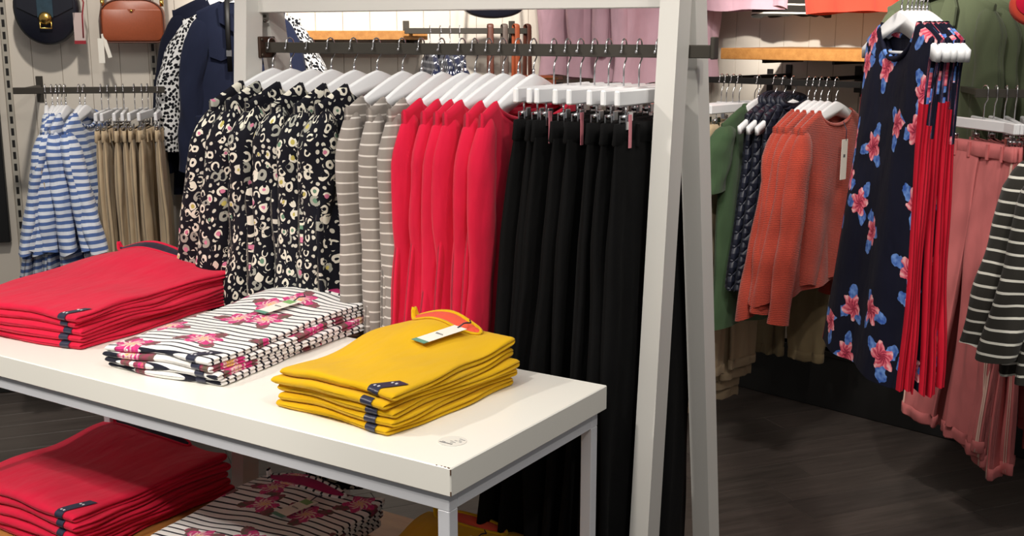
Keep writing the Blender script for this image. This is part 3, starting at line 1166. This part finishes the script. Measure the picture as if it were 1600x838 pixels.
for i, px in enumerate(RED):
    rz = RA + jit(3.5)
    p = on_rack(px)
    hanger(p, rz, 'white hanger holding the %s crimson top from the left' % ORD[i], 'white hangers of the crimson tops')
    top(p, rz, 'crimson_top', '%s crimson long-sleeved top from the left on the A-frame rack' % ORD[i].capitalize(), 'top', 'crimson tops on the A-frame rack',
        M['red'], 60 + i, W=.222, length=.74, hem=.24, sleeve=.72, fold=.014, t1=.016, t2=.02, leany=.06, sl=dict(out=.0, inw=.01, r0=.042, r1=.03, vy=.68, bend=rj.uniform(-.02, .02), leany=.06 + rj.uniform(-.025, .015)),
        neck=dict(neckw=.165, neckf=.05, neckb=.03))
BLK = [866, 888, 908, 930, 952, 976, 1000, 1030]
for i, px in enumerate(BLK):
    rz = RA + jit(5)
    p = on_rack(px)
    h = hanger(p, rz, 'clip hanger holding the %s black trousers from the left' % ORD[i], 'clip hangers of the black trousers', 'clip')
    trousers(p, rz, 'black_trousers', '%s black corduroy trousers from the left on the A-frame rack' % ORD[i].capitalize(), 'black trousers on the A-frame rack',
             M['black_cloth'], 80 + i, length=1.13, w0=.185, w1=.24, spread=.03, fold=.016, leany=.085 - .011 * i)
    if i in (2, 4, 7):
        MB().box((-.152, -.016, -.215), (-.140, -.0145, -.145), .0004).build('size_strip', M['pink_strip'], h)

# ------------------------------------------------------------------ back-left wall
RZA = math.atan2(UA.y, UA.x)          # hanger direction (into wall)


def wallA(px, py, gap):
    """point seen at pixel, gap metres in front of the back wall"""
    d = ray(px, py)
    n = UA
    base = A0 - UA * gap
    t = (base - Vector((0, 0, CAMH))).dot(n) / d.dot(n)
    return Vector((0, 0, CAMH)) + d * t


def wallR(px, py, gap):
    d = ray(px, py)
    base = R0 - UR * gap
    t = (base - Vector((0, 0, CAMH))).dot(UR) / d.dot(UR)
    return Vector((0, 0, CAMH)) + d * t


def wall_rail(name, label, p, q, u, gap, mat='rail_metal', h=.028, arms=2):
    """flat rail with arms back to the wall"""
    d = (q - p); L = d.length
    rz = math.atan2(d.y, d.x)
    o = empty(name, p, rz)
    tag(o, label, 'rail')
    MB().box((0, -.006, -h), (L, .006, -.002), .0015).build('rail', M[mat], o)
    for k in range(arms):
        x = .03 + (L - .06) * k / max(1, arms - 1)
        MB().box((x - .008, .006, -h + .003), (x + .008, gap - .001, -.006), .001).build('arm', M[mat], o)
        MB().box((x - .014, gap - .006, -h - .05), (x + .014, gap - .001, .03), .001).build('wall_plate', M[mat], o)
    return o


# slotted standards on wall
slot = NT('slotted_standard')
_z = slot.sep(slot.obj())[2]
_m = slot.math('LESS_THAN', slot.math('FRACT', slot.math('DIVIDE', _z, .05)), .62)
_x = slot.math('LESS_THAN', slot.math('ABSOLUTE', slot.sep(slot.obj())[0]), .006)
slot.put(slot.b.inputs['Base Color'], slot.mix(slot.math('MULTIPLY', _m, _x), lin(176, 170, 158), lin(24, 22, 20)))
slot.b.inputs['Roughness'].default_value = .5
for px, py, lb in ((8, 60, 'left'), (240, 90, 'right')):
    p = wallA(px, py, .0)
    o = MB().box((-.013, -.012, 0), (.013, -.001, 2.9)).build('wall_standard', slot.m, None, Vector((p.x, p.y, .02)), (0, 0, math.atan2(DA.y, DA.x)))
    tag(o, 'slotted metal shelf standard on cream wall at the %s end of the bag wall' % lb, 'standard')

# dark poster frame at the far left
pf = wallA(-22, 200, .04)
fo = empty('poster_frame', Vector((pf.x, pf.y, pf.z)), math.atan2(DA.y, DA.x))
tag(fo, 'tall black framed poster at the left edge beside the striped tops', 'frame')
MB().box((-.62, 0, -.49), (.055, .03, .9), .003).build('frame', M['black'], fo)
MB().box((-.57, -.002, -.44), (.012, .0, .85)).build('poster', plain('poster_print', lin(196, 200, 176), .5, nscale=3, var=.2), fo)

pl_, pr_ = wallA(20, 136, .33), wallA(257, 136, .33)
wall_rail('wall_rail', 'dark flat rail below the handbags holding blue tops and khaki trousers', pl_, pr_, UA, .33)
WZ = pl_.z


def railA(px):
    k = (px - 20) / 237.0
    p = wallA(px, 136, .33)
    return Vector((p.x, p.y, WZ))


for i, px in enumerate([70, 80, 88, 94, 101, 123, 131]):
    rz = RZA + jit(5) + math.radians(4 - i * 3)
    p = railA(px)
    hanger(p, rz, 'white hanger holding the %s blue striped top from the left' % ORD[i], 'white hangers of the blue striped tops')
    bt = top(p, rz, 'blue_striped_top', '%s blue and white striped top from the left under the handbags' % ORD[i].capitalize(), 'top', 'blue striped tops on the wall rail',
        M['blue_stripe'], 120 + i, W=.221, length=.68 + rj.uniform(-.06, .06), hem=.26, sleeve=.46, fold=.014, t1=.02, t2=.028, leany=.11 - .036 * i, sl=dict(out=.03, inw=.03, r0=.055, r1=.05, vy=.6, leany=.1 - .036 * i),
        neck=dict(neckw=.1, neckf=.06, neckb=.02))
    if i in (0, 3, 5):
        zp = -.30 - .02 * (i % 4)
        yp = (.1 - .036 * i) * (-zp - .16) / .46
        MB().box((-.268, yp - .011, zp - .012), (-.255, yp + .011, zp + .012), .001).build('label_patch', M['khaki'], bt)
for i, px in enumerate([157, 168, 181, 192, 209, 221, 230, 246]):
    rz = RZA + jit(6)
    p = railA(px)
    hanger(p, rz, 'clip hanger holding the %s khaki trousers from the left under the handbags' % ORD[i], 'clip hangers of the khaki trousers', 'clip')
    trousers(p, rz, 'khaki_trousers', '%s khaki trousers from the left under the tan handbag' % ORD[i].capitalize(), 'khaki trousers under the handbags',
             M['khaki'], 140 + i, length=.92, w0=.18, w1=.16, fold=.010)

# --- handbags
c = wallA(73, 12, .10)
rzw = math.atan2(DA.y, DA.x)
bg = empty('handbag', c, rzw)
tag(bg, 'navy saddle handbag with gold clasp hanging on the wall', 'handbag')


def disc_outline(rx, rz_, zc, ztop, n=40, pw=1.0):
    pts = []
    for k in range(n):
        a = 2 * PI * k / n
        x, z = rx * math.cos(a), rz_ * math.sin(a) + zc
        pts.append((x, min(z, ztop)))
    return pts


SC = .127
MB().extrude(disc_outline(SC, .15, 0, .13), -.03, .045, 'y', True, .012).build('body', M['navy_leather'], bg)
fl_ = [(-SC * .86, .13), (-SC * .86, .0), (-.04, -.036), (.04, -.036), (SC * .86, .0), (SC * .86, .13)]
MB().extrude(fl_[::-1], -.037, -.031, 'y', False, .002).build('flap', M['navy_leather'], bg)
MB().box((-.031, -.041, -.04), (.031, -.0372, .13), .001).build('strap_panel', M['teal_suede'], bg)
cl = MB().tube([(0, -.0412, -.043), (0, -.047, -.043), (0, -.055, -.043), (0, -.058, -.043)], [.026, .026, .018, .006], 20).build('clasp', M['gold'], bg)
ring_ = [(-.022, -.043, -.05), (-.022, -.043, -.083), (.022, -.043, -.083), (.022, -.043, -.05)]
MB().tube(ring_, .0035, 8).build('clasp_ring', M['gold'], cl)
MB().tube([(-.115, 0, .12), (-.11, 0, .2), (-.04, 0, .42), (0, .0, .46), (.04, 0, .42), (.11, 0, .2), (.115, 0, .12)], .008, 8, flat=(1, .5)).build('strap', M['navy_leather'], bg)
tgo = MB().box((.105, -.03, -.14), (.148, -.029, -.02), .0003).build('swing_tag', plain('pale_pink_tag', lin(200, 180, 176), .6), bg)
MB().box((.104, -.0305, -.146), (.149, -.0285, -.132)).build('red_end', M['red_tag'], tgo)
MB().tube([(.14, -.031, -.12), (.142, -.031, -.03), (.15, -.028, .02), (.13, -.02, .09)], .003, 6).build('tag_ribbon', M['red_tag'], tgo)
MB().tube([(0, .085, .45), (0, -.02, .45), (0, -.03, .465)], .005, 8).build('hook', M['rail_metal'], bg)

c = wallA(208, 33, .10)
bg = empty('handbag', c, rzw)
tag(bg, 'tan leather camera bag with rounded top and paper tags hanging on the wall', 'handbag')


def rbox(w, zb, zt, rb, rt, n=8):
    pts = []
    for cx, cz, r, a0 in ((w - rb, zb + rb, rb, -PI / 2), (w - rt, zt - rt * .75, rt, 0), (-w + rt, zt - rt * .75, rt, PI / 2), (-w + rb, zb + rb, rb, PI)):
        for k in range(n):
            a = a0 + PI / 2 * k / (n - 1)
            pts.append((cx + r * math.cos(a), cz + (r * .75 if r == rt else r) * math.sin(a)))
    return pts


MB().extrude(rbox(.125, -.087, .088, .03, .085), -.03, .05, 'y', True, .008).build('body', M['tan_leather'], bg)
MB().extrude(rbox(.118, -.08, .048, .026, .01), -.0345, -.0305, 'y', True, .0015).build('front_pocket', M['tan_leather'], bg)
pp = rbox(.1245, -.0865, .0875, .03, .085)
MB().tube([(a, -.029, b) for a, b in pp + pp[:1]], .003, 6, cap=False).build('piping', M['brown_leather'], bg)
MB().extrude([(-.016, .048), (-.006, .034), (.006, .034), (.016, .048)], -.036, -.0335, 'y').build('tab', M['tan_leather'], bg)
MB().tube([(0, -.036, .041), (0, -.04, .041)], [.006, .005], 12).build('stud', M['gold'], bg)
for s in (-1, 1):
    MB().tube([(s * .118, .01, .07), (s * .118, .0, .1), (s * .112, 0, .3), (s * .02, .0, .44)], .008, 8, flat=(1, .5)).build('strap', M['taupe_leather'], bg)
    MB().tube([(s * .118, .0, .06), (s * .118, -.003, .085)], .008, 10).build('strap_ring', M['gold'], bg)
MB().extrude([(-.012, -.05), (.012, -.05), (.012, .05), (-.012, .05)], -.06, -.058, 'y').build('swing_tag', M['paper'], bg, (-.128, .02, -.12), (0, 0, 0))
MB().extrude([(-.008, -.05), (.008, -.05), (.008, .05), (-.008, .05)], -.052, -.051, 'y').build('swing_tag', M['paper'], bg, (-.108, .02, -.10), (0, -.25, 0))
MB().tube([(-.128, -.038, -.07), (-.13, -.03, .0), (-.12, -.01, .07)], .003, 6).build('tag_cord', M['taupe_leather'], bg)
MB().tube([(0, .085, .43), (0, -.02, .43), (0, -.03, .445)], .005, 8).build('hook', M['rail_metal'], bg)

# --- jacket outfit hung facing out
RZF = rzw   # hanger along the wall; garment front (-y) faces the room


def faceout(px, py, gap, mat, seed, name, label, cat, length, W=.221, hem=.25, sleeve=.58, group=None, hng=True, **kw):
    p = wallA(px, py, gap)
    if hng: hanger(p, RZF, 'white hanger of the ' + label[0].lower() + label[1:], None)
    return p, top(p, RZF, name, label, cat, group, mat, seed, W=W, length=length, hem=hem, sleeve=sleeve, **kw)


pj, _ = faceout(352, -42, .14, M['navy_dark'], 201, 'navy_coat', 'Dark navy coat half hidden behind the spotted dress', 'coat', .82, W=.222, hem=.26, sleeve=.66, neck=dict(neckw=.08, neckf=.1, neckb=.0), sl=dict(out=.07, inw=.02, r0=.055, r1=.055, vy=.5))
pj, _ = faceout(375, -30, .27, M['dalmatian'], 203, 'spotted_dress', 'White dress with black spots under the navy jacket', 'dress', 1.05, W=.235, hem=.26, sleeve=.52, t1=.016, t2=.02,
                neck=dict(neckw=.075, neckf=.12, neckb=.0), sl=dict(out=.09, inw=.03, r0=.058, r1=.06, vy=.5))
jp = pj - UA * .045
jk = put('navy_jacket', 'navy button-up jacket with collar and flap pockets over the spotted dress', 'jacket', None, jp, RZF)
me, _ = body_mesh('body', M['navy'], W=.175, zhem=-.56, hem=.195, seed=205, neckw=.08, neckf=.13, neckb=-.0, t1=.02, t2=.024, fold=.004, zoff=.012)
link('body', me, jk)
for s in (-1, 1):
    link('sleeve', sleeve_mesh('sleeve', M['navy'], s, .185, .62, 207 + s, out=.05, inw=.02, r0=.056, r1=.05, vy=.5, zoff=.005), jk)
    MB().extrude([(s * .004, -.215), (s * .085, -.165), (s * .088, -.10), (s * .06, -.082)][::s], -.034, -.026, 'y').build('collar', M['navy'], jk)
    pk = MB().extrude([(s * .04, -.27), (s * .13, -.265), (s * .13, -.3), (s * .085, -.318), (s * .04, -.3)][::s], -.036, -.026, 'y').build('pocket_flap', M['navy'], jk)
MB().box((-.012, -.034, -.555), (.012, -.024, -.2), .001).build('placket', M['navy'], jk)
for k in range(4):
    MB().tube([(0, -.034, -.26 - .08 * k), (0, -.037, -.26 - .08 * k)], .007, 12).build('button', M['black'], jk)
MB().box((-.2, -.032, -.575), (.2, .032, -.535), .006).build('hem_band', M['navy'], jk)
bl = MB().tube([(-.05, -.045, -.07), (-.052, -.05, -.2), (-.05, -.05, -.36)], .010, 8, flat=(1, .4)).build('hanging_strap', M['black'])
bl.location = jp; bl.rotation_euler = (0, 0, RZF)
tag(bl, 'thin black leather strap with buckle hanging over the navy jacket', 'strap')
MB().box((-.062, -.054, -.3), (-.04, -.045, -.275), .001).build('buckle', M['chrome'], bl)
fa = MB().tube([wallA(360, -38, .0), wallA(378, -38, .36)], .008, 8).build('faceout_arm', M['rail_metal'])
tag(fa, 'short dark wall arm carrying the navy jacket and spotted dress', 'rail')

# --- centre of the back wall: oak shelf, arm with belts, polka tops
p0, p1 = wallA(466, 48, .24), wallA(668, 49, .24)
sh = empty('wall_shelf', p0, rzw)
tag(sh, 'short oak wall shelf seen above the leopard-print dresses', 'shelf')
MB().box((0, 0, -.038), ((p1 - p0).length, .238, 0), .002).build('board', M['oak'], sh)
for k in (.1, .9):
    MB().box(((p1 - p0).length * k, .02, -.07), ((p1 - p0).length * k + .012, .238, -.039), .001).build('bracket', M['rail_black'], sh)
pa, pb = wallA(632, 43, .28), wallA(828, 46, .28)
wall_rail('wall_rail', 'brown rail with looped belts beside the oak wall shelf', pa, pb, UA, .28, 'rail_metal', .026)
pa2, pb2 = wallA(490, 131, .28), wallA(880, 133, .28)
pb2.z = pa2.z
wall_rail('wall_rail', 'lower dark wall rail seen through the A-frame hangers', pa2, pb2, UA, .28, 'rail_black', .02, 3)
pz = pa2.z
for i, px in enumerate([672, 688, 703, 718]):
    p = wallA(px, 46, .28); p.z = pa.z - .0
    rz = RZA + jit(6)
    hanger(p, rz, 'white hanger holding the %s polka dot blouse from the left' % ORD[i], 'white hangers of the polka dot blouses')
    top(p, rz, 'polka_dot_blouse', '%s navy polka dot blouse from the left on the brown wall rail' % ORD[i].capitalize(), 'blouse', 'polka dot blouses on the wall rail',
        M['polka'], 220 + i, W=.221, length=.6, hem=.22, sleeve=.5, t1=.02, t2=.024)
for i, (px, mt, nm) in enumerate([(766, 'brown_leather', 'dark brown'), (788, 'taupe_leather', 'taupe'), (806, 'tan_leather', 'tan'), (824, 'brown_leather', 'chestnut')]):
    p = wallA(px, 44, .28)
    a = []
    for k in range(13):
        t_ = k / 12
        a.append((.012 * math.cos(PI * t_) * (1), 0, .004 + .012 * math.sin(PI * t_)))
    pts = [(.016, 0, -.34), (.014, 0, -.15)] + a + [(-.016, 0, -.15), (-.02, 0, -.30)]
    o = MB().tube(pts, .013, 8, flat=(.25, 1.0)).build('belt', M[mt], None, p, (0, 0, RZA + .2 * i))
    tag(o, '%s leather belt looped over the brown wall rail' % nm.capitalize(), 'belt')
    MB().box((-.026, -.018, -.32), (-.012, .018, -.285), .002).build('buckle', M['gold'], o)
bb = wallA(795, 118, .3)
o = MB().box((-.2, -.04, -.05), (.2, .04, .0), .012).build('clutch_bag', M['tan_leather'], None, bb, (0, 0, rzw))
tag(o, 'long tan leather clutch seen just above the crimson tops hangers', 'handbag')
MB().tube([(-.2, -.043, -.012), (.205, -.043, -.012)], .003, 6).build('zip', M['gold'], o)
MB().box((.2, -.01, -.02), (.235, .0, -.004), .002).build('zip_pull', M['brown_leather'], o)
hb = wallA(770, 10, .25)
o = MB().extrude(disc_outline(.128, .05, 0, .12), -.04, .04, 'y', True, .01).build('navy_bag', M['navy_leather'], None, hb, (0, 0, rzw))
tag(o, 'dark navy bag whose rounded base shows under the rack top bar', 'handbag')
MB().tube([(-.12, 0, .0), (-.1, 0, .25), (0, 0, .36), (.1, 0, .25), (.12, 0, .0)], .006, 8).build('strap', M['navy_leather'], o)

# ------------------------------------------------------------------ right wall
RZR = math.radians(45)
rzr = math.atan2(DR.y, DR.x)
zr_ = at(1300, 125, 4.0).z
q0, q1 = wallR(1085, 120, GR), wallR(1345, 132, GR)
q0.z = q1.z = zr_
wall_rail('wall_rail', 'dark rail under the oak shelf holding orange jumpers and green jacket', q0, q1, UR, GR, 'rail_black', .024, 3)


def railR(px):
    p = wallR(px, 124, GR); p.z = zr_
    return p


s0, s1 = wallR(1126, 75, .5), wallR(1405, 79, .5)
s1.z = s0.z
sh = empty('wall_shelf', s0, rzr)
tag(sh, 'oak wall shelf above the orange jumpers on the right wall', 'shelf')
MB().box((0, 0, -.042), ((s1 - s0).length, .495, 0), .002).build('board', M['oak'], sh)
for k in (.08, .5, .92):
    MB().box(((s1 - s0).length * k, .2, -.06), ((s1 - s0).length * k + .012, .49, -.043), .001).build('bracket', M['rail_black'], sh)

for i, px in enumerate([1128, 1136, 1146, 1156]):
    p = railR(px); rz = RZR + jit(5)
    hanger(p, rz, 'clip hanger of the %s beige trousers from the left on the right wall' % ORD[i], 'clip hangers of the beige trousers', 'clip')
    trousers(p, rz, 'beige_trousers', '%s beige trousers from the left beside the sage green blouse' % ORD[i].capitalize(), 'beige trousers on the right wall rail',
             M['khaki'], 240 + i, length=1.1 - .05 * i, w0=.18, w1=.17, lean=-.02, cuff=M['khaki'])
p = railR(1186); rz = RZR
hanger(p, rz, 'white hanger holding the sage green blouse', None)
top(p, rz, 'green_blouse', 'Sage green short-sleeved blouse beside the beige trousers', 'blouse', None, M['green'], 250, W=.221, length=.80, hem=.23, sleeve=.24, fold=.01,
    sl=dict(out=.05, inw=.03, r0=.065, r1=.07, vy=.5), neck=dict(neckw=.09, neckf=.06, neckb=.0))
for i, px in enumerate([1212, 1226, 1240]):
    p = railR(px); rz = RZR + jit(3)
    hanger(p, rz, 'white hanger holding the %s navy quilted gilet from the left' % ORD[i], 'white hangers of the quilted gilets')
    o = put('quilted_gilet', '%s navy quilted gilet from the left beside the orange jumpers' % ORD[i].capitalize(), 'gilet', 'navy quilted gilets on the right wall rail', p, rz)
    me, _ = body_mesh('body', M['quilt'], W=.17, zhem=-.74, hem=.24, seed=260 + i, neckw=.075, neckf=.03, neckb=-.02, t0=.012, t1=.022, t2=.026, fold=.006, zoff=.014)
    link('body', me, o)
    nb = neckband_mesh('collar', M['quilt'], .075, .02, -.02, .016, .017, .012)
    link('collar', nb, o)
ORA = [1264, 1274, 1284, 1295, 1308]
for i, px in enumerate(ORA):
    p = railR(px); rz = RZR + jit(3)
    hanger(p, rz, 'white hanger holding the %s orange jumper from the left' % ORD[i], 'white hangers of the orange jumpers', bar=(i == 4))
    o = top(p, rz, 'orange_jumper', '%s burnt orange knitted jumper from the left on the right wall' % ORD[i].capitalize(), 'jumper', 'orange knitted jumpers on the right wall rail',
            M['orange'], 270 + i, W=.221, length=.60 + .02 * (i % 2), hem=.25, sleeve=.60 + .03 * ((i * 2) % 3), fold=.012, t1=.02, t2=.026, sl=dict(out=.035, inw=.05, r0=.056, r1=.048, vy=.62, leany=rj.uniform(-.02, .07)), leany=rj.uniform(0, .04),
            neck=dict(neckw=.105, neckf=.05, neckb=.01))
    if i == 4:
        tg = MB().box((-.02, -.044, -.34), (.02, -.043, -.2), .0003).build('swing_tag', M['paper'], o)
        MB().box((-.006, -.0446, -.262), (.006, -.0438, -.252)).build('print', M['ink'], tg)
        MB().tube([(.006, -.044, -.205), (.008, -.043, -.17), (.006, -.03, -.14)], .0015, 6).build('string', M['size_navy'], tg)
for i, px in enumerate([1180, 1240]):
    pp_ = wallR(px, 132, .3)
    rz = rzr + .05 * i
    pp_.z = zr_ - .02
    trousers(pp_, rz, 'olive_trousers', ['Olive turned-up trousers behind the navy gilets', 'Olive turned-up trousers behind the orange jumpers'][i], 'olive trousers against the right wall',
             M['olive_khaki'], 280 + i, length=.93, w0=.18, w1=.15, cuff=M['olive_khaki'])
    hanger(pp_, rz, ['clip hanger of the olive trousers behind the navy gilets', 'clip hanger of the olive trousers behind the orange jumpers'][i], None, 'clip')
b0, b1 = wallR(1130, 130, .3), wallR(1300, 130, .3)
b0.z = b1.z = zr_ - .02
wall_rail('wall_rail', 'short dark rail close to the wall behind the orange jumpers', b0, b1, UR, .3, 'rail_black', .02)

# upper tier on right wall: hems of garments hung above
def upper(px, py_hem, gap, mat, seed, name, label, cat, rz, L=.62, W=.221, hem=.24, sleeve=.55, group=None, **kw):
    p = wallR(px, py_hem, gap)
    p.z += L + .10
    hanger(p, rz, 'white hanger of the ' + label[0].lower() + label[1:], None)
    top(p, rz, name, label, cat, group, mat, seed, W=W, length=L, hem=hem, sleeve=sleeve, **kw)
    return p


up = []
up.append(upper(1150, 18, .2, M['lilac'], 300, 'lilac_shirt', 'Lilac pink shirt hem above the left end of the oak shelf', 'shirt', rzr))
up.append(upper(1236, 27, .18, M['dark_stripe'], 301, 'striped_top', 'Charcoal striped top hem hanging above the oak shelf', 'top', rzr, hem=.18, sleeve=.3))
up.append(upper(1328, 20, .23, M['coral'], 302, 'coral_jumper', 'Coral jumper hem hanging above the oak shelf beside the stripes', 'jumper', rzr, W=.2, hem=.19, sleeve=.3))
up.append(upper(1432, 16, .2, M['coral'], 303, 'coral_jumper', 'Coral jumper hem just left of the army green jackets', 'jumper', rzr))
u0, u1 = wallR(1060, -100, .2), wallR(1480, -100, .2)
u0.z = u1.z = up[0].z + .0
wall_rail('wall_rail', 'high dark rail above the oak shelf carrying the upper tops', u0, u1, UR, .2, 'rail_black', .024, 3)

# lilac blouses near the corner, seen behind the rack rail
for i, px in enumerate([930, 975, 1015, 1040]):
    p = wallR(px, 114, .3)
    L = .75
    p.z += L + .09
    rz = RZR + math.radians(-52 + 10 * i) + jit(4)
    hanger(p, rz, 'white hanger of the %s lilac blouse from the left behind the rack' % ORD[i], 'white hangers of the lilac blouses')
    top(p, rz, 'lilac_blouse', '%s lilac pink blouse from the left seen behind the rack rail' % ORD[i].capitalize(), 'blouse', 'lilac blouses behind the rack',
        M['lilac'], 310 + i, W=.221, length=L + .01 * i, hem=.25, sleeve=.6, fold=.018, hemvar=.02)
lz = wallR(930, 114, .3).z + .84
l0, l1 = wallR(900, 0, .3), wallR(1060, 0, .3)
l0.z = l1.z = lz
wall_rail('wall_rail', 'high dark rail near the corner carrying the lilac blouses', l0, l1, UR, .3, 'rail_black', .024, 2)

# ------------------------------------------------------------------ floral dresses on an arm
RZL = math.radians(90)
fz = 1.672
FX = [.922, .936, .946, .955, .964, .973, .982]
FY = 2.77
ar = empty('rail_stand', (1.75, FY, 0), 0)
tag(ar, 'dark rail stand whose arm carries the navy floral tunics', 'clothes rack')
MB().box((-.86, -.008, fz - .03), (.02, .008, fz - .003), .0015).build('arm', M['rail_metal'], ar)
MB().box((-.02, -.02, .02), (.02, .02, fz + .1), .002).build('post', M['rail_metal'], ar)
MB().box((-.15, -.22, 0), (.15, .22, .02), .003).build('base', M['rail_metal'], ar)
for i, x in enumerate(FX):
    p = Vector((x, FY, fz))
    rz = RZL + math.radians(186) + jit(1.5)
    hanger(p, rz, 'white hanger holding the %s floral tunic from the left' % ORD[i], 'white hangers of the floral tunics', bar=(i == 0))
    o = put('floral_tunic', '%s sleeveless navy floral tunic with red side panels from the left' % ORD[i].capitalize(), 'tunic', 'navy floral tunics on the rail stand', p, rz)
    me, _ = body_mesh('body', M['floral_navy'], W=.185, zhem=-.93 - rj.uniform(0, .03), hem=.25, seed=330 + i, neckw=.1, neckf=.085, neckb=.03, t0=.009, t1=.010, t2=.012, fold=.006 if i else .01, leany=-.045 + .006 * i, lean=-.02, nf=2.0)
    link('body', me, o)
    link('neckband', neckband_mesh('neckband', M['floral_navy'], .1, .085, .03), o)

# ------------------------------------------------------------------ rose trousers
PZ = at(1560, 138, 3.55).z
rs = wall_rail('wall_rail', 'dark rail at the right holding the dusty rose trousers', Vector((at(1524, 138, 3.55).x, 3.55, PZ)), Vector((2.1, 3.45, PZ)), UR, .4, 'rail_metal', .028, 1)
for i, x in enumerate([1.455, 1.485, 1.515, 1.545, 1.58, 1.63]):
    p = Vector((x, 3.55 - (x - 1.42) * .147, PZ))
    rz = math.radians(270) + math.radians([14, -2, -10, -16, -20, -24][i])
    hanger(p, rz, 'clip hanger holding the %s dusty rose trousers from the left' % ORD[i], 'clip hangers of the rose trousers', 'clip')
    trousers(p, rz, 'rose_trousers', '%s dusty rose turned-up trousers from the left at the right rail' % ORD[i].capitalize(), 'rose trousers at the right rail',
             M['rose'], 350 + i, length=[.93, .95, .98, 1.02, 1.0, .93][i], w0=.18, w1=.17, cuff=M['rose'], seam=M['rose_seam'], leany=-.06 + .02 * i, spread=.03, fold=.012)

# charcoal striped tops at right edge
for i, (px, f) in enumerate([(1722, 3.14), (1746, 3.04)]):
    p = at(px, 150, f)
    rz = math.radians(12 + 6 * i)
    hanger(p, rz, 'white hanger holding the %s charcoal striped top at the right edge' % ['farther', 'nearer'][i], 'white hangers of the charcoal striped tops')
    top(p, rz, 'charcoal_striped_top', '%s charcoal and white striped top at the right edge' % ['Farther', 'Nearer'][i], 'top', 'charcoal striped tops at the right edge',
        M['dark_stripe'], 370 + i, W=.221, length=.68, hem=.24, sleeve=.53, fold=.012, sl=dict(out=.05, inw=.07, r0=.06, r1=.055, vy=.8))
pe = at(1734, 150, 3.09)
so = empty('rail_stand', (pe.x + .05, pe.y, 0), math.radians(100))
tag(so, 'dark rail stand at the right edge carrying charcoal striped tops', 'clothes rack')
MB().box((-.25, -.008, pe.z - .03), (.25, .008, pe.z - .003), .0015).build('arm', M['rail_metal'], so)
MB().box((-.25, -.02, .02), (-.21, .02, pe.z - .03), .002).build('post', M['rail_metal'], so)
MB().box((-.35, -.2, 0), (-.05, .2, .02), .003).build('base', M['rail_metal'], so)

# army green jackets
for i in range(4):
    p = Vector((1.442 + .052 * i, 3.95 + .03 * i, 1.79))
    rz = math.radians(-60 + 4 * i)
    hanger(p, rz, 'white hanger holding the %s army green jacket from the left' % ORD[i], 'white hangers of the army green jackets')
    o = top(p, rz, 'army_green_jacket', '%s army green jacket from the left above the rose trousers' % ORD[i].capitalize(), 'jacket', 'army green jackets on the right wall',
        M['army'], 390 + i, W=.221, length=.55, hem=.24, sleeve=.58, fold=.006, t1=.026, t2=.028, sl=dict(out=.02, inw=.0, r0=.055, r1=.05, vy=.7), neck=dict(neckw=.08, neckf=.2, neckb=-.01))
    for s in (-1, 1):
        MB().extrude([(s * .01, -.30), (s * .1, -.22), (s * .105, -.16), (s * .075, -.085)][::s], -.05, -.036, 'y', False, .002).build('lapel', M['army'], o)
ga, gb = Vector((1.40, 3.926, 1.79)), Vector((1.68, 4.087, 1.79))
ga.z = gb.z = 1.79
gap_rail('wall_rail', 'high dark rail carrying the army green jackets', ga - Vector((0, 0, .014)), gb - Vector((0, 0, .014)), .011)

# red trimmed bag at the top right corner
p = at(1622, 8, 3.3)
o = empty('red_bag', p, math.radians(-20))
tag(o, 'red and cream bag hanging at the top right corner', 'handbag')
MB().extrude(disc_outline(.075, .06, 0, .2), -.03, .03, 'y', True, .01).build('body', M['coral'], o)
MB().extrude(disc_outline(.06, .045, .01, .06), -.034, -.031, 'y', True, .001).build('front_panel', M['red'], o)
MB().tube([(-.07, 0, .1), (-.03, 0, .26), (0, 0, .3), (.03, 0, .26), (.07, 0, .1)], .006, 8).build('strap', M['paper'], o)
print('planks', cnt)
